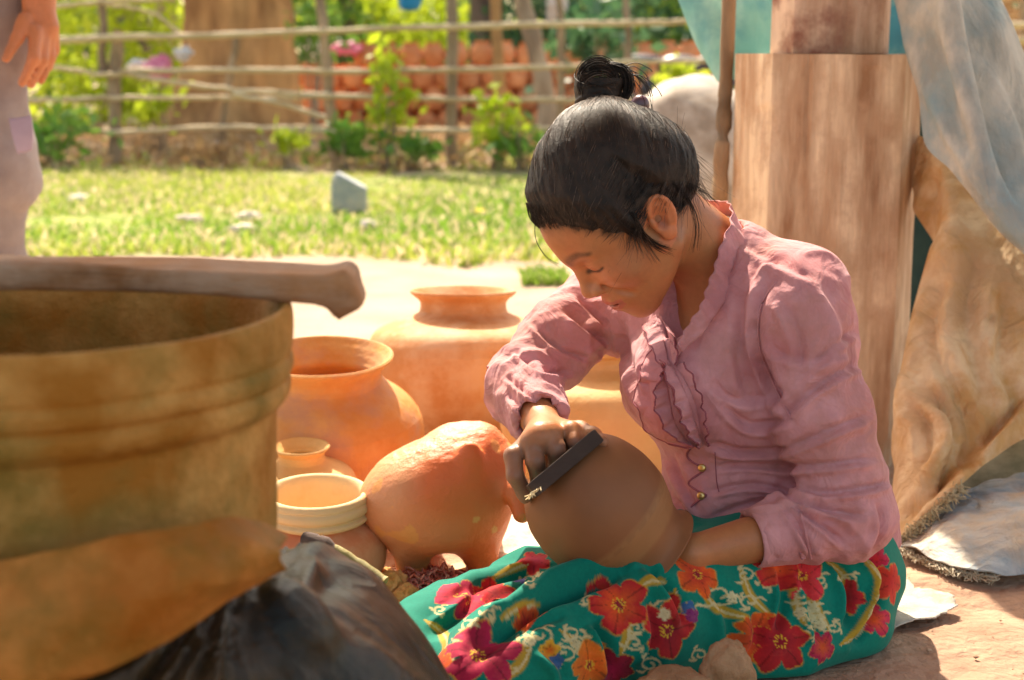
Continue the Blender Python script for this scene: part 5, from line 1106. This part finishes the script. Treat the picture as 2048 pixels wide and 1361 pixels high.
for a in ((1508, 1272, .031, red, orange, .3), (1562, 1284, .036, wine, red, 1.0), (1395, 1150, .030, red, orange, .5), (1238, 1210, .036, orange, red, 1.9), (1335, 1262, .036, wine, red, 2.6), (958, 1310, .036, wine, magenta, .2), (1178, 1330, .028, orange, (.8, .2, .02), .8),
          (1228, 1338, .024, magenta, wine, 1.8), (935, 1195, .034, red, magenta, 1.2), (990, 1188, .026, wine, red, .1), (1645, 1296, .020, orange, magenta, .6), (1697, 1195, .022, wine, red, 1.1), (1604, 1152, .028, red, (.72, .03, .05), .9), (1552, 1140, .023, orange, red, .4),
          (1748, 1240, .020, orange, magenta, .7), (1752, 1118, .017, red, magenta, .2), (1784, 1165, .026, red, (.7, .05, .02), .3), (1070, 1120, .022, magenta, red, .4), (1385, 1078, .014, red, red, .3), (1050, 1246, .020, red, orange, 2),
          (872, 1335, .024, red, orange, .4), (1100, 1300, .012, orange, yel, 1), (1440, 1345, .016, magenta, red, 0)):
    flower(*a[:5], rot=a[5], ctr=a[2] > .027)
for u, v in ((1620, 1235), (1625, 1215), (1640, 1250), (1600, 1225), (1465, 1195), (1310, 1345), (1060, 1280), (1330, 1230), (1150, 1285), (945, 1245), (1080, 1150)): flower(u, v, .0075, cream, (.7, .62, .35), rot=u, ctr=False)
for u, v, c in ((1375, 1215, (.04, .12, .3)), (1385, 1232, (.25, .03, .15)), (1040, 1160, (.10, .08, .3)), (1350, 1075, (.25, .10, .15)), (1110, 1325, (.04, .12, .3))): flower(u, v, .009, c, c, rot=u, n=4, ctr=False)
MT['skirt'] = mat('printed_cotton', (0, 0, 0), (.9, 1.08), scale=250, vcol=True, rough=.8, spec=.2, bump=.15, bscale=350, bdist=.001, trans=.12, sheen=.1)
mk('skirt', V, F, MT['skirt'], woman, col=np.clip(col, 0, 1))

# ------------------------------------------------------------------ hair
def hair_sdf(P):            # head frame: the skull thickened by hair that thins out to nothing at the hairline
    d = ell(P, (-.008, 0, .052), (.090, .073, .082)); d = smin(d, ell(P, (.034, 0, .040), (.052, .062, .062)), .03); d = smin(d, ell(P, (-.050, 0, .020), (.052, .062, .055)), .03)
    d = smin(d, cone(P, (-.03, 0, .09), tuple(BUN * .93), .030, .016), .045)
    h = hairline(P); back = np.clip((.02 - P[:, 0]) / .05, 0, 1)
    return smax(d - np.clip(h * .20, -.004, .0125 + .003 * back) - .0005, -h, .006).astype(F32)
X = axis(-.13, .12, .0024); Y = axis(-.105, .105, .0024); Z = axis(-.07, .165, .0024)
V, F = surf(lambda P: hair_sdf(P), X, Y, Z, relax=2)
def strandfield(Q): 
    d = Q / ln(Q)[:, None]; b = BUN / np.linalg.norm(BUN); e1 = np.cross(b, [0, 1, 0]); e1 /= np.linalg.norm(e1); e2 = np.cross(b, e1); ph = np.arctan2(d @ e2, d @ e1); return ph, np.arccos(np.clip(d @ b, -1, 1))
ph, rad = strandfield(V); N = normals(V, F); q = np.stack([np.cos(ph) * 5, np.sin(ph) * 5, rad * .9], 1)
V = V + N * (.0016 * ridged(q, 1.6, 5) + .0010 * ridged(q, 5, 6))[:, None]
BVH_ = BVHTree.FromPolygons([tuple(v) for v in V], [tuple(q) for q in F.tolist()])
MT['hair'] = mat('black_hair', (.012, .008, .006), (.030, .018, .012), 40, .58, .3, 300, .3)
hcap = mk('hair', HW(V), F[:, :], MT['hair'], woman)
def strands(n, K, seed):
    r = np.random.default_rng(seed); S = []; b = BUN; hl = hairline(V.astype(F32)); edge = np.where(np.abs(hl - .003) < .005)[0]; allv = np.arange(len(V)); ce = a_([-.006, 0, .045])
    while len(S) < n:
        p = V[r.choice(edge if r.random() < .7 else allv)]; L = []; p1 = b + r.normal(size=3) * .010; sw = r.normal() * .006; bk = .042 * np.clip((abs(p[1]) - .02) / .05, 0, 1) * np.clip((p[0] + .06) / .06, 0, 1); sd_ = np.cross(p1 - p, p - ce); sd_ /= np.linalg.norm(sd_) + 1e-9
        for t in np.linspace(.0, 1, K - 1):
            c0 = p * (1 - t) + p1 * t + sd_ * sw * math.sin(math.pi * t) + a_([-1, 0, -.35]) * bk * math.sin(math.pi * min(1, t * 1.15)) ** 1.2 * (1 - .3 * t); dd = c0 - ce; dd /= np.linalg.norm(dd)
            hh = BVH_.ray_cast(Vector(tuple(ce + dd * .3)), Vector(tuple(-dd)))
            if hh[0] is None:
                if t > .12: break
                q_ = p.copy()
            else: q_ = np.array(hh[0]); e = max(0, (t - .80) / .20); q_ = q_ + dd * (.0005 + .0006 * math.sin(math.pi * t)); L.append(q_ * (1 - e ** 2) + p1 * e ** 2)
        if len(L) == K - 1:
            e0 = L[0] + (L[0] - L[1]) * r.uniform(.15, .75); L.insert(0, ce + (e0 - ce) * .985); S.append(lapline(np.array(L), 1))
    S = np.array(S); jit = r.normal(size=(n, 1, 3)) * .0010; return S + jit * np.sin(np.linspace(0, np.pi, K))[None, :, None]
S = strands(6200, 10, 5); R = np.full(S.shape[:2], .00030); R[:, 0] = .0001; R[:, -1] = .0002; Vs, Fs = tubes(HW(S.reshape(-1, 3)).reshape(S.shape), R, 3)
mk('hair_strand', Vs, Fs, mat('brown_black_hair', (.020, .012, .009), (.15, .092, .06), 60, .42, spec=.4), hcap)['kind'] = 'stuff'  # brown strands, lightened to put some sheen into their colour
# hairline wisps, flyaways, loose locks
r = np.random.default_rng(4); LK = []
def lock(pts, n, spread, K=12):
    for _ in range(n):
        o = r.normal(size=3) * spread; e = np.clip(r.normal(size=3), -1.3, 1.3) * spread * 1.8; L = rs([a_(p, float) + o * .4 for p in pts], K); LK.append(L + np.linspace(0, 1, K)[:, None] ** 1.5 * e)
wl = [(-.046, .078, .046), (-.048, .080, .018), (-.044, .079, -.012), (-.028, .078, -.038), (-.006, .072, -.056)]; lock(wl, 16, .0022)
lock([(.012, .080, .042), (.020, .078, .015), (.020, .073, -.010), (.014, .070, -.030)], 40, .0026); lock([(.026, .079, .050), (.028, .076, .026), (.024, .073, .004)], 40, .003)
lock([(.080, .010, .108), (.096, .012, .094), (.103, .010, .070), (.100, .006, .048)], 4, .0012)
lock([(-.050, .070, .020), (-.066, .064, -.016), (-.068, .055, -.045)], 26, .004); lock([(-.075, .050, .060), (-.10, .045, .035), (-.125, .03, .040)], 9, .006); lock([(-.08, .04, .085), (-.115, .03, .075), (-.14, .02, .10)], 7, .007)
for k in range(170):                                          # temple and forehead baby hair laid over the skin
    y = r.uniform(-.055, .060); x0 = np.interp(abs(y), [0, .03, .06, .075], [.083, .077, .058, .030]); z0 = np.interp(abs(y), [0, .03, .06, .075], [.100, .092, .062, .034]); 
    ja = float(np.clip(r.normal() * .004, -.006, .006)); sl_ = float(np.clip(r.normal() * .005, -.008, .008)); LK.append(rs([(x0 - .018, y + sl_, z0 + .020 + ja), (x0 - .006, y + sl_ * .4, z0 + .006 + ja), (x0 - .0030, y, z0 + ja * .6 - r.random() * .004)], 12))
LK = np.array(LK); R = np.full(LK.shape[:2], .00038) * np.linspace(1, .35, LK.shape[1])[None]; Vs, Fs = tubes(HW(LK.reshape(-1, 3)).reshape(LK.shape), R, 3); mk('loose_hair', Vs, Fs, MT['hair'], hcap)['kind'] = 'stuff'
# bun
B0 = W(1212, 225, 1.86); B1 = W(1196, 165, 1.865)
def bun(P):
    d = cone(P, W(1210, 266, 1.862), W(1198, 205, 1.862), .050, .027); d = smin(d, ell(P, W(1190, 172, 1.865), (.0235, .026, .028)), .012)
    d = smin(d, ell(P, W(1215, 160, 1.86), (.022, .02, .017)), .01); return d
V, F = surf(bun, axis(.07, .17, .0016), axis(1.79, 1.93, .0016), axis(.55, .68, .0016)); N = normals(V, F); c = W(1195, 170, 1.865); A = V - c; ang = np.arctan2(A[:, 2], A[:, 0]) * 1.2 + A[:, 1] * 30; q = np.stack([np.cos(ang) * 1.5, ln(A) * 160, A[:, 1] * 20], 1)
V = V + N * (.0020 * ridged(q, 1.0, 3) + .0010 * ridged(q, 2.3, 4))[:, None]; bunob = mk('hair_bun', V, F, MT['hair'], woman)
S = []
for k in range(240):
    a0 = r.uniform(0, 6.28); tilt = r.normal() * .5; R0 = .0235 + r.normal() * .0022; th = np.linspace(0, 3.4 + r.random() * 2.4, 16) + a0
    e1 = a_([1, 0, 0]); e2 = a_([0, math.sin(tilt), math.cos(tilt)]); off = np.cross(e1, e2) * r.normal() * .010
    S.append(c + off + R0 * (np.cos(th)[:, None] * e1 * 1.0 + np.sin(th)[:, None] * e2 * 1.15) * (1 - .0 * th[:, None]))
for k in range(220):                                           # hair drawn up into the bun
    a0 = r.uniform(0, 6.28); b0 = W(1210, 262, 1.862) + a_([math.cos(a0) * .046, math.sin(a0) * .046, 0]); b1 = W(1198, 205, 1.862) + a_([math.cos(a0) * .028, math.sin(a0) * .028, 0]); b2_ = W(1194, 170, 1.862) + a_([math.cos(a0 + .6) * .023, math.sin(a0 + .6) * .023, 0]); S.append(rs([b0, (b0 + b1) / 2 + (b1 - b0)[[0, 1, 2]] * a_([.12, .12, 0]), b1, b2_], 16))
for k in range(70):                                            # the loop of hair falling to the right of the bun
    o = r.normal(size=3) * .0022; S.append(rs([W(1180, 150, 1.86) + o, W(1215, 132, 1.85) + o, W(1248, 142, 1.85) + o * 1.5, W(1258, 172, 1.85) + o * 1.6, W(1248, 200, 1.85) + o, W(1228, 222, 1.85) + o], 16))
for k in range(14):
    o = r.normal(size=3) * .003; S.append(rs([W(1230, 150, 1.87) + o, W(1265, 145, 1.87) + o * 2, W(1290, 165, 1.87) + o * 3, W(1296, 182, 1.87) + o * 4], 16))
S = np.array(S); Vs, Fs = tubes(S, np.full(S.shape[:2], .00065), 3); mk('bun_strand', Vs, Fs, MT['hair'], bunob)['kind'] = 'stuff'
V, F = lathe([(0, -.0115), (.006, -.0098), (.010, -.005), (.0115, 0), (.010, .005), (.006, .0098), (0, .0115)], W(1280, 209, 1.80), (.2, -.3, 1), 32, sub=3)
mk('hair_bobble', V, F, mat('plum_bead', (.10, .045, .06), (.16, .08, .10), 20, .3, spec=.6), woman)
L = rs([W(1236, 222, 1.85), W(1268, 224, 1.822), W(1305, 246, 1.805), W(1338, 284, 1.80)], 40)
V, F = tubes(L[None], np.full((1, 40), .0016), 8); mk('hair_band', V, F, mat('blue_grey_band', (.06, .09, .12), (.16, .20, .24), 90, .5), woman)

# ------------------------------------------------------------------ the pot in her lap and the beater
prof = [(0, -.0805), (.018, -.079), (.038, -.0722), (.058, -.0585), (.0735, -.035), (.0800, -.008), (.0805, .012), (.0785, .030), (.0765, .0365), (.0750, .0405), (.0735, .0435), (.070, .052), (.0640, .0655), (.0615, .0765), (.0620, .0840), (.0665, .0900), (.0690, .0925), (.0675, .0945), (.0640, .0925),
        (.0585, .082), (.0585, .070), (.066, .050), (.0735, .02), (.0735, -.01), (.066, -.036), (.045, -.062), (0, -.074)]
V, F = lathe(prof, PC, PAX, 160, .0006, 5); 
tq = (V - PC) @ PAX; e1 = np.cross(PAX, [0, 1, 0]); e1 /= np.linalg.norm(e1); e2 = np.cross(PAX, e1); aq = np.arctan2((V - PC) @ e2, (V - PC) @ e1); out = ln((V - PC) - tq[:, None] * PAX) > .0595
tool = out & (tq > .0425) & (tq < .060); V[tool] += (.0006 * np.sign(np.sin(aq[tool] * 90 + tq[tool] * 500)))[:, None] * (-PAX)
ND = np.tile(a_([.26, .105, .042]), (len(V), 1)); n_ = fbm(V, 16, 3, 5)[:, None]; dry = np.clip((tq - .022) / .006, 0, 1)[:, None] * np.clip(1 - (tq - .058) / .006, 0, 1)[:, None]
cc_ = ND * (1 + .14 * n_) * (1 - .6 * dry) + a_([.38, .19, .075]) * .6 * dry; mk_ = out & (tq > .026) & (tq < .033); cc_[mk_] *= (1 - .12 * (noise(np.stack([aq * 14, tq * 300, 0 * tq], 1), 1, 3)[mk_] > .1))[:, None]
tag(mk('polished_pot', V, F, mat('damp_clay', (0, 0, 0), (.92, 1.06), scale=30, vcol=True, rough=.55, spec=.3, bump=.08, bscale=120, bdist=.002), base=PC, col=cc_), 'damp dark brown round clay pot being polished in her lap', 'pot')
def beater():
    a, b = W(1062, 984, 1.668), W(1196, 872, 1.690); ax = (b - a) / np.linalg.norm(b - a); vw = a_([0, 0, CAMZ]) - a; vw /= np.linalg.norm(vw); n1 = np.cross(ax, vw); n1 /= np.linalg.norm(n1); n2 = np.cross(ax, n1); Lh_ = np.linalg.norm(b - a) / 2; m = (a + b) / 2
    P = []; 
    for t in np.linspace(-1, 1, 24):
        e = 1 - .25 * max(0, abs(t) - .9) * 10 * .4; 
        for q, w in ((1, 1), (1, -1), (-1, -1), (-1, 1)): P.append(m + ax * t * Lh_ + n1 * q * .0088 * e + n2 * w * .011 * e)
    P = np.array(P); F = [[i * 4 + j, i * 4 + (j + 1) % 4, (i + 1) * 4 + (j + 1) % 4, (i + 1) * 4 + j] for i in range(23) for j in range(4)] + [[3, 2, 1, 0], [92, 93, 94, 95]]
    t = empty('hand_brush', a, 'dark wooden brush block with straw bristles gripped in her right hand', 'brush')
    o = mk('block', P, F, mat('dark_wet_wood', (.035, .020, .014), (.09, .055, .04), 6, .6, .15, 60, .25, stretch=(.3, 1, 1)), t, smooth=False); bv = o.modifiers.new('b', 'BEVEL'); bv.width = .0012; bv.segments = 2
    rr = np.random.default_rng(2); st = mat('straw', (.72, .55, .28), (.82, .66, .40), 50, .8)
    for k in range(11):
        s = a + ax * rr.uniform(-.002, .014) + a_([0, -.012, 0]) + n2 * rr.uniform(-.006, .006) * -1; e = W(1046 + 3.6 * k + rr.uniform(-5, 5), 1004 + rr.uniform(-12, 6) - 2.2 * k, 1.652); V, F = pole([s, (s + e) / 2 + rr.normal(size=3) * .001, e], .0010, .0006, 5, 5); mk('bristle', V, F, st, t)
beater()

# ------------------------------------------------------------------ standing man at the left edge
def man():
    D = 3.3; w = lambda u, v, d=D: W(u, v, d)
    base = a_([w(-40, 400)[0], D, 0]); t = empty('person', base, 'standing man cropped at the left edge, mauve trousers, arm hanging down', 'person'); x0 = base[0]
    p = lambda x, y, z: a_([x0 + x, D + y, z])
    wr, kn = w(78, -8, 3.17), w(84, 62, 3.17)
    def body(P):
        P = P.astype(F32); d = ell(P, p(-.06, 0, 1.18), (.19, .12, .27)); d = smin(d, ell(P, p(-.06, 0, .93), (.17, .12, .13)), .06)
        d = smin(d, cone(P, p(-.24, 0, 1.40), p(.12, 0, 1.40), .06), .06); d = smin(d, cone(P, p(-.06, 0, 1.40), p(-.06, -.01, 1.55), .055, .05), .03); d = smin(d, ell(P, p(-.06, -.02, 1.64), (.078, .098, .118)), .02)
        d = smin(d, cone(P, p(-.06, -.11, 1.63), p(-.06, -.13, 1.61), .012, .014), .015)
        for s in (-.055, .045): d = smin(d, chain(P, [p(-.06 + (s - .0) * 1.8, 0, .88), p(-.06 + s * 2.0, -.02, .48), p(-.06 + s * 2.0, .02, .09)], [.085, .055, .036], .03), .03); d = smin(d, cone(P, p(-.06 + s * 2, .03, .05), p(-.06 + s * 2, -.15, .035), .038, .028), .03)
        d = smin(d, chain(P, [p(.135, 0, 1.40), (w(88, -300, 3.24)), wr], [.05, .040, .029], .03), .03); d = smin(d, chain(P, [p(-.27, 0, 1.40), p(-.36, 0, 1.12), p(-.34, -.05, .86)], [.05, .04, .03], .03), .03)
        d = smin(d, cone(P, p(-.34, -.05, .86), p(-.34, -.06, .74), .035, .03), .02)
        h = smin(cone(P, wr, w(66, 46, 3.17), .028, .026), cone(P, wr, w(96, 54, 3.17), .027, .024), .02)
        for pts, rr_ in (([w(50, 40, 3.14), w(34, 78, 3.12), w(12, 118, 3.10)], [.017, .013, .010]), ([w(72, 62, 3.14), w(68, 118, 3.12), w(44, 166, 3.12)], [.0150, .0125, .0095]), ([w(88, 68, 3.16), w(86, 120, 3.15), w(62, 170, 3.14)], [.0145, .012, .0095]),
                         ([w(100, 68, 3.18), w(101, 115, 3.18), w(82, 162, 3.17)], [.014, .0115, .009]), ([w(108, 62, 3.20), w(110, 100, 3.21), w(98, 138, 3.20)], [.012, .010, .008])): h = smin(h, chain(P, pts, rr_, .008), .008)
        d = smin(d, h, .02); return np.maximum(d, .004 - P[:, 2])
    X = axis(x0 - .48, x0 + .24, .014, ((x0 + .0, x0 + .24, .006),)); Y = axis(D - .30, D + .2, .014, ((D - .26, D - .02, .006),)); Z = axis(-.01, 1.80, .014, ((.60, .88, .006),))
    V, F = surf(body, X, Y, Z); c = np.tile(a_([.52, .20, .09]), (len(V), 1)); mk('body', V, F, MT['skin'], t, col=c * (1 + .1 * fbm(V, 20, 2, 3))[:, None])
    def tro(P):
        P = P.astype(F32); d = ell(P, p(-.06, 0, .94), (.185, .135, .14))
        re = w(-8, 340)[0] - x0
        d = smin(d, chain(P, [p(.035, 0, .86), p(re - .02, -.01, .62), p(re + .004, -.02, .50), p(re - .024, .0, .38), p(re - .02, .01, .10)], [.105, .088, .092, .080, .070], .03), .04)
        d = smin(d, chain(P, [p(-.16, 0, .86), p(-.19, -.02, .50), p(-.19, .0, .10)], [.105, .088, .072], .03), .04)
        d = smin(d, ell(P, w(46, 372, 3.27), (.014, .045, .03)), .03); return np.maximum(np.maximum(d, .05 - P[:, 2]), P[:, 2] - 1.02)
    V, F = surf(tro, axis(x0 - .36, x0 + .2, .009), axis(D - .2, D + .2, .009), axis(.03, 1.05, .009)); N = normals(V, F); V = V + N * (.010 * ridged(V * a_([1, 1, .6]), 9, 3) + .003 * fbm(V, 22, 2, 4))[:, None]
    mk('trousers', V, F, mat('mauve_trousers', (.28, .23, .225), (.40, .34, .33), 5, .85, .3, 60, trans=.05), t)
    V, F = grid(sheet([[w(*q, 3.17) for q in ((18, 238), (40, 236), (62, 232))], [w(*q, 3.165) for q in ((26, 275), (44, 272), (66, 268))], [w(*q, 3.17) for q in ((36, 308), (52, 305), (64, 300))]], 10, 10)); V, F = thick(V, F, .006); mk('pocket_flap', V, F, mat('lavender_flap', (.42, .33, .42), (.5, .4, .5), 8, .8), t)
    def shirt(P):
        P = P.astype(F32); d = ell(P, p(-.06, 0, 1.18), (.215, .15, .31)); d = smin(d, cone(P, p(-.24, 0, 1.40), p(.12, 0, 1.40), .08), .06); d = smin(d, cone(P, p(-.06, 0, .90), p(-.07, 0, 1.1), .185), .05)
        d = smin(d, cone(P, p(.135, 0, 1.40), w(85, -330, 3.32), .075, .07), .03); d = smin(d, cone(P, p(-.27, 0, 1.40), p(-.33, 0, 1.2), .07, .065), .03); d = np.maximum(d, .86 + .25 * np.maximum(P[:, 0] - x0, 0) - P[:, 2]); return np.maximum(d, ln(P - p(-.06, 0, 1.56)) * -1 + .075)
    V, F = surf(shirt, axis(x0 - .45, x0 + .26, .010), axis(D - .22, D + .22, .010), axis(.84, 1.52, .010)); N = normals(V, F); V = V + N * (.006 * ridged(V, 9, 6))[:, None]; mk('shirt', V, F, mat('pale_shirt', (.62, .46, .40), (.72, .58, .52), 5, .85, .3, 60), t)
    V, F = surf(lambda P: np.maximum(ell(P, p(-.06, -.0, 1.665), (.088, .106, .11)), 1.64 - .5 * (P[:, 1] - D) - P[:, 2]), axis(x0 - .2, x0 + .1, .01), axis(D - .15, D + .15, .01), axis(1.5, 1.8, .01)); mk('hair', V, F, MT['hair'], t)
man()
